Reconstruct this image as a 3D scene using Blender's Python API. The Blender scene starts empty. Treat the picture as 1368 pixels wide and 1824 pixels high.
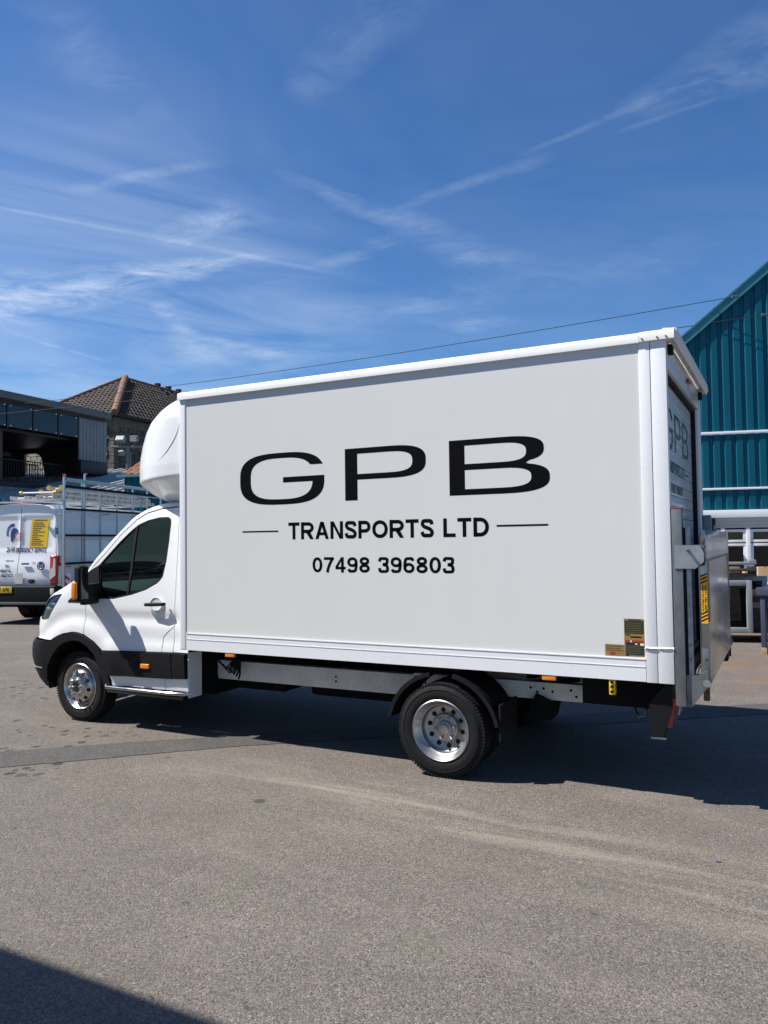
import bpy, bmesh, math, random
from mathutils import Vector, Matrix
from mathutils.geometry import delaunay_2d_cdt

random.seed(7)
S = bpy.context.scene
COL = S.collection
R = math.radians

# ------------------------------------------------------------------ camera
cam_d = bpy.data.cameras.new('camera')
cam = bpy.data.objects.new('camera', cam_d)
COL.objects.link(cam)
YAW, PITCH, ROLL = -0.4809, 0.0371, -0.0132
CAM = Vector((4.7434, -5.2831, 1.7433))
fw = Vector((math.sin(YAW) * math.cos(PITCH), math.cos(YAW) * math.cos(PITCH), math.sin(PITCH)))
rt = Vector((math.cos(YAW), -math.sin(YAW), 0))
up = rt.cross(fw)
rt2 = math.cos(ROLL) * rt + math.sin(ROLL) * up
up2 = -math.sin(ROLL) * rt + math.cos(ROLL) * up
cam.matrix_world = Matrix(((rt2.x, up2.x, -fw.x, CAM.x), (rt2.y, up2.y, -fw.y, CAM.y),
                           (rt2.z, up2.z, -fw.z, CAM.z), (0, 0, 0, 1)))
cam_d.sensor_fit = 'VERTICAL'
cam_d.sensor_height = 36
cam_d.lens = 27.22
cam_d.clip_start = 0.05
cam_d.clip_end = 2000
S.camera = cam

# ------------------------------------------------------------------ sky and sun
SUN_DIR = Vector((0.68, 0.39, -1.0)).normalized()          # the way the light travels
to_sun = -SUN_DIR
world = bpy.data.worlds.new('World')
S.world = world
world.use_nodes = True
nt = world.node_tree
nt.nodes.clear()


def N(t, kind, **kw):
    n = t.nodes.new(kind)
    for k, v in kw.items():
        if k.startswith('i_'):
            n.inputs[k[2:].replace('_', ' ')].default_value = v
        elif k.startswith('n_'):
            n.inputs[int(k[2:])].default_value = v
        else:
            setattr(n, k, v)
    return n


def Mth(t, op, a, b=None, c=None, clamp=False):
    n = t.nodes.new('ShaderNodeMath')
    n.operation = op
    n.use_clamp = clamp
    for i, v in enumerate((a, b, c)):
        if v is None:
            continue
        if isinstance(v, (int, float)):
            n.inputs[i].default_value = v
        else:
            t.links.new(v, n.inputs[i])
    return n.outputs[0]


def Ramp(t, fac, stops):
    n = t.nodes.new('ShaderNodeValToRGB')
    cr = n.color_ramp
    while len(cr.elements) < len(stops):
        cr.elements.new(0.5)
    for e, (p, c) in zip(cr.elements, stops):
        e.position = p
        e.color = (c, c, c, 1) if isinstance(c, (int, float)) else (*c, 1)
    t.links.new(fac, n.inputs[0])
    return n.outputs[0]


def MixC(t, fac, a, b, blend='MIX'):
    n = t.nodes.new('ShaderNodeMix')
    n.data_type = 'RGBA'
    n.blend_type = blend
    for sock, v in ((n.inputs[0], fac), (n.inputs[6], a), (n.inputs[7], b)):
        if isinstance(v, (int, float)):
            sock.default_value = v
        elif isinstance(v, (tuple, list)):
            sock.default_value = (*v, 1) if len(v) == 3 else v
        else:
            t.links.new(v, sock)
    return n.outputs[2]


sky = N(nt, 'ShaderNodeTexSky', sky_type='NISHITA', sun_disc=False)
sky.sun_elevation = math.asin(to_sun.z)
sky.sun_rotation = math.atan2(to_sun.x, to_sun.y)
sky.air_density = 1.0
sky.dust_density = 0.0
sky.ozone_density = 3.0
SKY_STRENGTH = 0.058
# thin cirrus: streaked noise on a plane high overhead, thicker in the low north-west
geo = N(nt, 'ShaderNodeTexCoord')
sep = N(nt, 'ShaderNodeSeparateXYZ')
nt.links.new(geo.outputs['Generated'], sep.inputs[0])
zc = Mth(nt, 'MAXIMUM', sep.outputs[2], 0.03)
px = Mth(nt, 'DIVIDE', sep.outputs[0], zc)
py = Mth(nt, 'DIVIDE', sep.outputs[1], zc)


def streak_coords(ang, sx, sy):
    c, s = math.cos(ang), math.sin(ang)
    u = Mth(nt, 'MULTIPLY', Mth(nt, 'ADD', Mth(nt, 'MULTIPLY', px, c), Mth(nt, 'MULTIPLY', py, s)), sx)
    v = Mth(nt, 'MULTIPLY', Mth(nt, 'SUBTRACT', Mth(nt, 'MULTIPLY', py, c), Mth(nt, 'MULTIPLY', px, s)), sy)
    cb = N(nt, 'ShaderNodeCombineXYZ')
    nt.links.new(u, cb.inputs[0])
    nt.links.new(v, cb.inputs[1])
    return cb.outputs[0]


def cloud_noise(co, scale, detail, rough, dist):
    n = N(nt, 'ShaderNodeTexNoise', i_Scale=scale, i_Detail=detail, i_Roughness=rough, i_Distortion=dist)
    nt.links.new(co, n.inputs['Vector'])
    return n.outputs[0]


WOBBLE = Mth(nt, 'SUBTRACT', cloud_noise(streak_coords(0.3, 1, 1), 1.6, 4, .62, 0), 0.5)
BROKEN = Ramp(nt, cloud_noise(streak_coords(R(20), 1.0, 1.35), 4.2, 5, .70, .5), [(.38, 0), (.70, 1)])


def near_dir(d, inner, outer):
    """soft mask: how close the view ray is to a compass direction"""
    vm = N(nt, 'ShaderNodeVectorMath', operation='DOT_PRODUCT')
    nt.links.new(geo.outputs['Generated'], vm.inputs[0])
    vm.inputs[1].default_value = Vector(d).normalized()
    mr = N(nt, 'ShaderNodeMapRange', interpolation_type='SMOOTHSTEP')
    nt.links.new(vm.outputs['Value'], mr.inputs[0])
    mr.inputs[1].default_value = math.cos(R(outer))
    mr.inputs[2].default_value = math.cos(R(inner))
    return mr.outputs[0]


def trail(a, b, w0, w1, soft, k):
    """a streak of cirrus: a soft band along the line between two points of the cloud plane"""
    ax, ay = a
    bx, by = b
    l = math.hypot(bx - ax, by - ay)
    tx, ty = (bx - ax) / l, (by - ay) / l
    lin = lambda cx, cy, c0: Mth(nt, 'ADD', Mth(nt, 'MULTIPLY_ADD', px, cx, c0), Mth(nt, 'MULTIPLY', py, cy))
    d = lin(-ty, tx, ax * ty - ay * tx)
    u = Mth(nt, 'DIVIDE', lin(tx, ty, -(ax * tx + ay * ty)), l)
    d = Mth(nt, 'ABSOLUTE', Mth(nt, 'MULTIPLY_ADD', WOBBLE, soft, d))
    w = Mth(nt, 'MULTIPLY_ADD', u, w1 - w0, w0)
    q = Mth(nt, 'SUBTRACT', 1.0, Mth(nt, 'DIVIDE', d, Mth(nt, 'MAXIMUM', w, .005)), clamp=True)
    q = Mth(nt, 'MULTIPLY', q, Mth(nt, 'SUBTRACT', 1.6, Mth(nt, 'MULTIPLY', q, .6)))
    e = Mth(nt, 'MULTIPLY', Mth(nt, 'MULTIPLY_ADD', u, 5.0, .6, clamp=True), Mth(nt, 'MULTIPLY_ADD', u, -3.5, 4.0, clamp=True))
    return Mth(nt, 'MULTIPLY', Mth(nt, 'MULTIPLY', q, e), k)


low_left = near_dir((-.70, .66, .24), 2, 20)
veil = Ramp(nt, cloud_noise(streak_coords(R(60), 0.6, 1.0), 1.1, 4, .62, .8), [(.34, 0), (.8, 1)])
cl = Mth(nt, 'MULTIPLY', veil, Mth(nt, 'MULTIPLY_ADD', low_left, .42, 0.09))
st = None
for a, b, w0, w1, sft, k in (((-3.2, 2.02), (-1.70, 2.16), .42, .06, .30, .72), ((-2.6, 1.88), (-2.1, 2.32), .20, .20, .3, .35),
                             ((-1.79, 1.92), (-1.42, 1.86), .07, .12, .2, .45), ((-1.745, 1.51), (-1.33, 1.575), .05, .03, .12, .28),
                             ((-3.19, 2.3), (-3.27, 2.98), .03, .03, .1, .3), ((-2.28, 2.4), (-2.8, 3.25), .06, .16, .3, .4),
                             ((-2.56, 2.85), (-2.43, 3.47), .10, .16, .3, .35), ((-1.47, 2.34), (-1.05, 2.27), .08, .05, .25, .22),
                             ((-1.17, 1.78), (-.88, 2.70), .04, .18, .30, .22), ((-.30, 1.86), (.10, 1.72), .05, .22, .12, .22),
                             ((-1.19, .96), (-1.36, 1.32), .10, .10, .2, .16), ((-.93, 1.43), (-.58, 1.22), .06, .12, .2, .15),
                             ((-1.45, 2.88), (-1.15, 3.45), .2, .2, .5, .22), ((-2.0, 3.0), (-.3, 2.9), .3, .2, .5, .12)):
    v_ = trail(a, b, w0, w1, sft, k)
    st = v_ if st is None else Mth(nt, 'MAXIMUM', st, v_)
cl = Mth(nt, 'ADD', cl, Mth(nt, 'MULTIPLY', st, Mth(nt, 'MULTIPLY_ADD', BROKEN, .80, .06)))
# sharper condensation trails
ct = None
for a, b, w0, w1, sft, k in (((-2.06, 1.44), (-1.50, 2.40), .016, .030, .07, .20), ((-1.0, 2.06), (-.56, 1.975), .03, .045, .12, .14),
                             ((-.57, 1.925), (-.24, 1.825), .014, .022, .05, .13), ((-.33, 1.932), (-.14, 1.896), .018, .014, .04, .13)):
    v_ = trail(a, b, w0, w1, sft, k)
    ct = v_ if ct is None else Mth(nt, 'MAXIMUM', ct, v_)
cl = Mth(nt, 'ADD', cl, Mth(nt, 'MULTIPLY', ct, Mth(nt, 'MULTIPLY_ADD', BROKEN, .85, .2)))
above = N(nt, 'ShaderNodeMapRange')
nt.links.new(sep.outputs[2], above.inputs[0])
above.inputs[1].default_value = 0.02
above.inputs[2].default_value = 0.2
cl = Mth(nt, 'MULTIPLY', cl, above.outputs[0], clamp=True)
hsv = N(nt, 'ShaderNodeHueSaturation', i_Saturation=1.15, i_Value=1.12)
nt.links.new(sky.outputs[0], hsv.inputs['Color'])
tinted = MixC(nt, 1.0, hsv.outputs[0], (.79, 1.02, 1.27), 'MULTIPLY')
skycol = MixC(nt, cl, tinted, (8.2, 9.6, 11.6))
bg = N(nt, 'ShaderNodeBackground', i_Strength=SKY_STRENGTH)
nt.links.new(skycol, bg.inputs[0])
out = N(nt, 'ShaderNodeOutputWorld')
nt.links.new(bg.outputs[0], out.inputs[0])

sun_d = bpy.data.lights.new('sun', 'SUN')
sun_d.energy = 5.0
sun_d.angle = R(0.53)
sun_d.color = (1.0, 0.955, 0.89)
sun = bpy.data.objects.new('sun', sun_d)
sun.rotation_euler = SUN_DIR.to_track_quat('-Z', 'Y').to_euler()
sun.location = (-20, -12, 30)
COL.objects.link(sun)

S.view_settings.view_transform = 'Standard'
S.view_settings.look = 'None'
S.view_settings.gamma = 1
S.view_settings.exposure = 0.6
S.render.engine = 'CYCLES'

# ------------------------------------------------------------------ materials
MATS = {}


def mat(name, col, rough=.5, metal=0.0, coat=0.0, var=.0, vscale=6.0, bump=0.0, bscale=80.0, spec=.5, dirt=0.0,
        emit=None, rvar=0.0, col2=None, mapping=None):
    m = bpy.data.materials.new(name)
    m.use_nodes = True
    t = m.node_tree
    b = t.nodes['Principled BSDF']
    b.inputs['Base Color'].default_value = (*col, 1)
    b.inputs['Roughness'].default_value = rough
    b.inputs['Metallic'].default_value = metal
    b.inputs['Coat Weight'].default_value = coat
    b.inputs['Coat Roughness'].default_value = 0.04
    b.inputs['Specular IOR Level'].default_value = spec
    tc = N(t, 'ShaderNodeTexCoord')
    vec = tc.outputs['Object']
    if mapping:
        mp = N(t, 'ShaderNodeMapping')
        mp.inputs['Scale'].default_value = mapping
        t.links.new(vec, mp.inputs[0])
        vec = mp.outputs[0]
    if var or col2 or rvar:
        n = N(t, 'ShaderNodeTexNoise', i_Scale=vscale, i_Detail=7.0, i_Roughness=.62)
        t.links.new(vec, n.inputs['Vector'])
        c2 = col2 if col2 else tuple(c * (1 - var) for c in col)
        f = Ramp(t, n.outputs[0], [(.35, 0), (.7, 1)])
        cc = MixC(t, f, col, c2)
        if dirt:
            n2 = N(t, 'ShaderNodeTexNoise', i_Scale=vscale * 7, i_Detail=4.0, i_Roughness=.7)
            t.links.new(vec, n2.inputs['Vector'])
            f2 = Mth(t, 'MULTIPLY', Ramp(t, n2.outputs[0], [(.56, 0), (.78, 1)]), dirt)
            cc = MixC(t, f2, cc, (.10, .085, .065))
        t.links.new(cc, b.inputs['Base Color'])
        if rvar:
            t.links.new(Mth(t, 'MULTIPLY_ADD', f, rvar, rough), b.inputs['Roughness'])
    if bump:
        n3 = N(t, 'ShaderNodeTexNoise', i_Scale=bscale, i_Detail=3.0)
        t.links.new(vec, n3.inputs['Vector'])
        bp = N(t, 'ShaderNodeBump', i_Strength=bump, i_Distance=.01)
        t.links.new(n3.outputs[0], bp.inputs['Height'])
        t.links.new(bp.outputs[0], b.inputs['Normal'])
    if emit:
        b.inputs['Emission Color'].default_value = (*col, 1)
        b.inputs['Emission Strength'].default_value = emit
    MATS[name] = m
    return m


def glass_mat(name, tint, rough=.01, ior=1.5, dens=1.0):
    m = bpy.data.materials.new(name)
    m.use_nodes = True
    t = m.node_tree
    t.nodes.clear()
    fr = N(t, 'ShaderNodeFresnel', i_IOR=ior)
    tr = N(t, 'ShaderNodeBsdfTransparent')
    tr.inputs[0].default_value = (*tint, 1)
    gl = N(t, 'ShaderNodeBsdfGlossy', i_Roughness=rough)
    mx = N(t, 'ShaderNodeMixShader')
    f = Mth(t, 'MULTIPLY_ADD', fr.outputs[0], 1.0, 0.01, clamp=True)
    t.links.new(f, mx.inputs[0])
    t.links.new(tr.outputs[0], mx.inputs[1])
    t.links.new(gl.outputs[0], mx.inputs[2])
    o = N(t, 'ShaderNodeOutputMaterial')
    t.links.new(mx.outputs[0], o.inputs[0])
    MATS[name] = m
    return m


mat('white_paint', (.79, .80, .805), .32, coat=.6, var=.03, vscale=3, rvar=.08)
mat('white_grp', (.675, .675, .65), .34, var=.03, vscale=2.4, bump=.10, bscale=5, rvar=.12, mapping=(1, 1, .25))
mat('white_rail', (.77, .78, .79), .38, var=.04, vscale=4, dirt=.12, rvar=.1)
mat('white_rail_worn', (.78, .77, .74), .42, var=.10, vscale=9, dirt=.45, rvar=.1)
mat('white_shutter', (.70, .71, .72), .16, var=.05, vscale=4, rvar=.1)
mat('black_plastic', (.007, .0075, .009), .6, spec=.22, var=.25, vscale=12, bump=.15, bscale=300, rvar=.15)
mat('black_gloss', (.008, .008, .009), .12, coat=.5)
mat('black_rubber', (.008, .008, .009), .75, spec=.3, var=.3, vscale=10, rvar=.1, bump=.2, bscale=90)
mat('tyre_rubber', (.009, .009, .010), .7, spec=.3, var=.35, vscale=14, rvar=.12, bump=.3, bscale=60)
mat('underbody', (.007, .007, .007), .85, spec=.2, var=.3, vscale=8)
mat('chassis_white', (.80, .80, .78), .5, var=.2, vscale=5, dirt=.5)
mat('chrome', (.52, .52, .525), .22, metal=1, var=.06, vscale=12, rvar=.12)
mat('steel_rim', (.44, .44, .44), .34, metal=1, var=.2, vscale=10, rvar=.25)
mat('dark_hole', (.004, .004, .004), .9)
mat('hub_black', (.02, .02, .02), .35)
mat('galvanised', (.24, .26, .27), .42, metal=.75, var=.45, vscale=16, rvar=.2, bump=.08, bscale=40, mapping=(1, 1, .35))
mat('galvanised_light', (.42, .44, .45), .38, metal=.7, var=.35, vscale=12, rvar=.2)
mat('platform_alu', (.33, .345, .37), .14, metal=.9, var=.18, vscale=2.2, rvar=.10)
mat('rusty', (.16, .075, .035), .8, var=.5, vscale=20)
mat('amber', (.85, .25, .02), .2, coat=.6, var=.2, vscale=20)
mat('red_lens', (.42, .012, .012), .15, coat=.7, var=.2, vscale=30)
mat('clear_lens', (.62, .60, .58), .12, coat=.7)
mat('vinyl_black', (.004, .004, .005), .5, spec=.06)
mat('vinyl_grey', (.05, .065, .075), .3)
mat('sticker_green', (.012, .035, .026), .4, var=.3, vscale=40)
mat('sticker_ochre', (.32, .19, .05), .45, var=.25, vscale=30)
mat('sticker_red', (.33, .03, .02), .45)
mat('sticker_yellow', (.80, .42, .02), .4, var=.06)
mat('poster_yellow', (.82, .52, .02), .4, var=.05)
mat('plate_yellow', (.85, .55, .02), .35)
mat('text_blue', (.02, .045, .20), .4)
mat('scrap_blue', (.02, .06, .25), .5)
mat('text_red', (.45, .05, .06), .4)
mat('text_navy', (.03, .03, .09), .4)
mat('seat_cloth', (.035, .037, .042), .9, var=.3, vscale=30)
mat('dash_plastic', (.03, .031, .033), .6)
mat('aluminium', (.52, .53, .55), .35, metal=.8, var=.2, vscale=14, rvar=.1)
mat('ladder_alu', (.60, .60, .60), .42, metal=.45, var=.15, vscale=14)
mat('yellow_plastic', (.62, .40, .03), .5)
mat('teal_sheet', (.000, .092, .142), .45, spec=.25, var=.14, vscale=1.2, rvar=.1)
mat('teal_trim', (.03, .20, .25), .5, var=.2, vscale=8)
mat('white_upvc', (.80, .80, .80), .35, var=.05, vscale=3)
mat('grey_upvc', (.30, .31, .33), .45, var=.08)
mat('cream_board', (.55, .52, .47), .6, var=.08)
mat('dark_timber', (.055, .038, .03), .7, var=.4, vscale=18)
mat('timber', (.30, .22, .14), .75, var=.4, vscale=14, mapping=(1, 1, 6))
mat('cardboard', (.42, .28, .15), .8, var=.12, vscale=8)
mat('blue_steel', (.042, .044, .080), .45, var=.2, vscale=9)
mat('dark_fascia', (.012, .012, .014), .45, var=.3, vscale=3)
mat('grey_fascia', (.10, .10, .105), .5, var=.15, vscale=3)
mat('grey_plank', (.21, .215, .225), .55, var=.14, vscale=5)
mat('roof_tile', (.078, .055, .043), .85, var=.55, vscale=1.1, dirt=.4, col2=(.045, .036, .03))
mat('roof_tile_red', (.20, .085, .05), .8, var=.4, vscale=3)
mat('ridge_tile', (.24, .12, .08), .8, var=.4, vscale=5)
mat('orange_tile', (.30, .13, .07), .8, var=.4, vscale=5)
mat('stone', (.16, .135, .105), .9, var=.5, vscale=5, bump=.4, bscale=20)
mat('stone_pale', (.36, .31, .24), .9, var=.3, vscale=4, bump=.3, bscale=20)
mat('mortar', (.11, .095, .08), .95, var=.3, vscale=8)
mat('roof_sheet', (.40, .39, .38), .5, var=.2, vscale=2, metal=.2)
mat('gutter_black', (.01, .01, .01), .6)
mat('lamp_grey', (.16, .165, .17), .5, var=.2)
mat('cable', (.012, .012, .012), .7)
mat('wood_brown', (.10, .06, .04), .7, var=.3)
glass_mat('cab_glass', (.56, .78, .72))
glass_mat('screen_glass', (.72, .92, .88))
glass_mat('dark_glass', (.05, .06, .07))
mat('screen_dark', (.006, .012, .018), .08, spec=.5)
glass_mat('lamp_cover', (.75, .75, .75))
glass_mat('lamp_glass', (.5, .5, .5))


# ------------------------------------------------------------------ mesh helpers
OFF = Vector((0, 0, 0))


def tag(o, label=None, cat=None, group=None, kind=None):
    if label:
        o['label'] = label
    if cat:
        o['category'] = cat
    if group:
        o['group'] = group
    if kind:
        o['kind'] = kind
    return o


def empty(name, loc, rz=0.0, label=None, cat=None, group=None):
    o = bpy.data.objects.new(name, None)
    o.empty_display_size = .2
    o.location = loc
    o.rotation_euler = (0, 0, rz)
    COL.objects.link(o)
    return tag(o, label, cat, group)


def put(name, me, m=None, parent=None, loc=None, rot=None):
    o = bpy.data.objects.new(name, me)
    COL.objects.link(o)
    if m is not None and not me.materials:
        me.materials.append(MATS[m] if isinstance(m, str) else m)
    if parent is not None:
        o.parent = parent
    if loc is not None:
        o.location = loc
    if rot is not None:
        o.rotation_euler = rot
    return o


def smooth_by_angle(me, ang=35):
    me.shade_smooth()
    try:
        me.set_sharp_from_angle(angle=R(ang))
    except Exception:
        pass


class MB:
    def __init__(self):
        self.b = bmesh.new()

    def box(self, x0, x1, y0, y1, z0, z1, bev=0.0, seg=2, M=None):
        b = bmesh.new()
        vs = [b.verts.new((x, y, z)) for x in (x0, x1) for y in (y0, y1) for z in (z0, z1)]
        for f in ((0, 1, 3, 2), (4, 6, 7, 5), (0, 4, 5, 1), (2, 3, 7, 6), (0, 2, 6, 4), (1, 5, 7, 3)):
            b.faces.new([vs[i] for i in f])
        if bev:
            bmesh.ops.bevel(b, geom=b.edges[:], offset=bev, segments=seg, profile=.6, affect='EDGES')
        return self._add(b, M)

    def _add(self, b, M=None):
        if M is not None:
            bmesh.ops.transform(b, matrix=M, verts=b.verts)
        bmesh.ops.recalc_face_normals(b, faces=b.faces)
        me = bpy.data.meshes.new('t')
        b.to_mesh(me)
        b.free()
        self.b.from_mesh(me)
        bpy.data.meshes.remove(me)
        return self

    def prism(self, poly, axis, a0, a1, bev=0.0, M=None):
        """poly in the two other axes (in xyz order), extruded along axis from a0 to a1"""
        b = bmesh.new()

        def P(p, a):
            q = list(p)
            q.insert(axis, a)
            return q
        lo = [b.verts.new(P(p, a0)) for p in poly]
        hi = [b.verts.new(P(p, a1)) for p in poly]
        n = len(poly)
        b.faces.new(lo)
        b.faces.new(hi[::-1])
        for i in range(n):
            b.faces.new((lo[i], hi[i], hi[(i + 1) % n], lo[(i + 1) % n]))
        if bev:
            bmesh.ops.bevel(b, geom=b.edges[:], offset=bev, segments=2, profile=.6, affect='EDGES')
        return self._add(b, M)

    def cyl(self, p0, p1, r, seg=12, r1=None, caps=True):
        p0, p1 = Vector(p0), Vector(p1)
        r1 = r if r1 is None else r1
        d = (p1 - p0).normalized()
        a = d.orthogonal().normalized()
        c = d.cross(a)
        b = bmesh.new()
        A = [b.verts.new(p0 + (a * math.cos(t) + c * math.sin(t)) * r) for t in [2 * math.pi * i / seg for i in range(seg)]]
        B = [b.verts.new(p1 + (a * math.cos(t) + c * math.sin(t)) * r1) for t in [2 * math.pi * i / seg for i in range(seg)]]
        for i in range(seg):
            b.faces.new((A[i], A[(i + 1) % seg], B[(i + 1) % seg], B[i]))
        if caps:
            b.faces.new(A[::-1])
            b.faces.new(B)
        return self._add(b)

    def tube(self, pts, r, seg=8, closed=False):
        pts = [Vector(p) for p in pts]
        b = bmesh.new()
        rings = []
        n = len(pts)
        prev = None
        for i, p in enumerate(pts):
            if closed:
                d = (pts[(i + 1) % n] - pts[i - 1]).normalized()
            else:
                d = (pts[min(i + 1, n - 1)] - pts[max(i - 1, 0)]).normalized()
            if prev is None:
                a = d.orthogonal().normalized()
            else:
                a = (prev - d * prev.dot(d)).normalized()
            prev = a
            c = d.cross(a)
            rr = r[i] if isinstance(r, (list, tuple)) else r
            rings.append([b.verts.new(p + (a * math.cos(t) + c * math.sin(t)) * rr)
                          for t in [2 * math.pi * k / seg for k in range(seg)]])
        m = n if closed else n - 1
        for i in range(m):
            A, B = rings[i], rings[(i + 1) % n]
            for k in range(seg):
                b.faces.new((A[k], A[(k + 1) % seg], B[(k + 1) % seg], B[k]))
        if not closed:
            b.faces.new(rings[0][::-1])
            b.faces.new(rings[-1])
        return self._add(b)

    def lathe(self, prof, seg=48, closed=False, M=None):
        """prof: (radius, y) pairs turned round the y axis"""
        b = bmesh.new()
        rings = []
        for (r, y) in prof:
            if r < 1e-5:
                rings.append([b.verts.new((0, y, 0))])
            else:
                rings.append([b.verts.new((r * math.cos(2 * math.pi * k / seg), y, r * math.sin(2 * math.pi * k / seg)))
                              for k in range(seg)])
        pairs = list(zip(rings, rings[1:]))
        if closed:
            pairs.append((rings[-1], rings[0]))
        for A, B in pairs:
            for k in range(seg):
                k2 = (k + 1) % seg
                if len(A) == 1 and len(B) == 1:
                    continue
                if len(A) == 1:
                    b.faces.new((A[0], B[k2], B[k]))
                elif len(B) == 1:
                    b.faces.new((A[k], A[k2], B[0]))
                else:
                    b.faces.new((A[k], A[k2], B[k2], B[k]))
        return self._add(b, M)

    def quad(self, *vs):
        self.b.faces.new([self.b.verts.new(v) for v in vs])
        return self

    def grid(self, rows, flip=False):
        """rows of points joined as quads"""
        b = self.b
        V = [[b.verts.new(p) for p in row] for row in rows]
        for i in range(len(V) - 1):
            for j in range(len(V[0]) - 1):
                q = (V[i][j], V[i][j + 1], V[i + 1][j + 1], V[i + 1][j])
                b.faces.new(q[::-1] if flip else q)
        return self

    def mesh(self, name, sm=True, ang=35, off=None):
        me = bpy.data.meshes.new(name)
        o = OFF if off is None else off
        if o.length:
            bmesh.ops.translate(self.b, vec=-o, verts=self.b.verts)
        self.b.to_mesh(me)
        self.b.free()
        if sm:
            smooth_by_angle(me, ang)
        return me

    def build(self, name, m, parent=None, sm=True, ang=35, off=None, **kw):
        return put(name, self.mesh(name, sm, ang, off), m, parent, **kw)


def inside(poly, x, y):
    c = False
    j = len(poly) - 1
    for i in range(len(poly)):
        xi, yi = poly[i]
        xj, yj = poly[j]
        if (yi > y) != (yj > y) and x < (xj - xi) * (y - yi) / (yj - yi) + xi:
            c = not c
        j = i
    return c


def dens(poly, step):
    out = []
    n = len(poly)
    for i in range(n):
        a, b = poly[i], poly[(i + 1) % n]
        k = max(1, int(math.hypot(b[0] - a[0], b[1] - a[1]) / step + .5))
        for j in range(k):
            out.append((a[0] + (b[0] - a[0]) * j / k, a[1] + (b[1] - a[1]) * j / k))
    return out


def fill(outer, holes=(), step=None):
    """2-D triangulation with holes and optional interior grid"""
    loops = [dens(l, step) if step else list(l) for l in [outer, *holes]]
    pts, edges = [], []
    for l in loops:
        s = len(pts)
        pts += l
        edges += [(s + i, s + (i + 1) % len(l)) for i in range(len(l))]
    if step:
        xs = [p[0] for p in loops[0]]
        ys = [p[1] for p in loops[0]]
        bnd = [q for l in loops for q in l]
        x = min(xs) + step * .5
        while x < max(xs):
            y = min(ys) + step * .5
            while y < max(ys):
                if inside(loops[0], x, y) and not any(inside(h, x, y) for h in loops[1:]):
                    if all((x - q[0]) ** 2 + (y - q[1]) ** 2 > (.55 * step) ** 2 for q in bnd):
                        pts.append((x, y))
                y += step
            x += step
    res = delaunay_2d_cdt([Vector(q) for q in pts], edges, [], 1, 1e-5)
    vs, fs = res[0], res[2]
    tris = []
    for f in fs:
        cx = sum(vs[i].x for i in f) / len(f)
        cy = sum(vs[i].y for i in f) / len(f)
        if inside(loops[0], cx, cy) and not any(inside(h, cx, cy) for h in loops[1:]):
            tris.append(list(f))
    return [(v.x, v.y) for v in vs], tris


def flat_shape(name, outer, holes, fn, m, parent, thick=None):
    """a flat cut-out: 2-D outline placed in space by fn(u, v)"""
    vs, tris = fill(outer, holes)
    me = bpy.data.meshes.new(name)
    me.from_pydata([Vector(fn(*v)) - OFF for v in vs], [], tris)
    return put(name, me, m, parent)


# upright bold sans lettering drawn with broad strokes (cap height 1)
def _spline(P, n=7, closed=False):
    out = []
    m = len(P)
    rng = range(m if closed else m - 1)
    for i in rng:
        g_ = (lambda k: P[k % m]) if closed else (lambda k: P[min(max(k, 0), m - 1)])
        p0, p1, p2, p3 = g_(i - 1), g_(i), g_(i + 1), g_(i + 2)
        for j in range(n):
            t = j / n
            out.append(tuple(.5 * (2 * p1[c] + (p2[c] - p0[c]) * t + (2 * p0[c] - 5 * p1[c] + 4 * p2[c] - p3[c]) * t * t +
                                   (3 * p1[c] - p0[c] - 3 * p2[c] + p3[c]) * t ** 3) for c in (0, 1)))
    if not closed:
        out.append(P[-1])
    return out


def _oval(cx, cy, rx, ry, a0=0, a1=360, n=28, e=2.12):
    o = []
    for i in range(n + 1):
        a = R(a0 + (a1 - a0) * i / n)
        c, s_ = math.cos(a), math.sin(a)
        o.append((cx + rx * math.copysign(abs(c) ** (2 / e), c), cy + ry * math.copysign(abs(s_) ** (2 / e), s_)))
    return o


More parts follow.
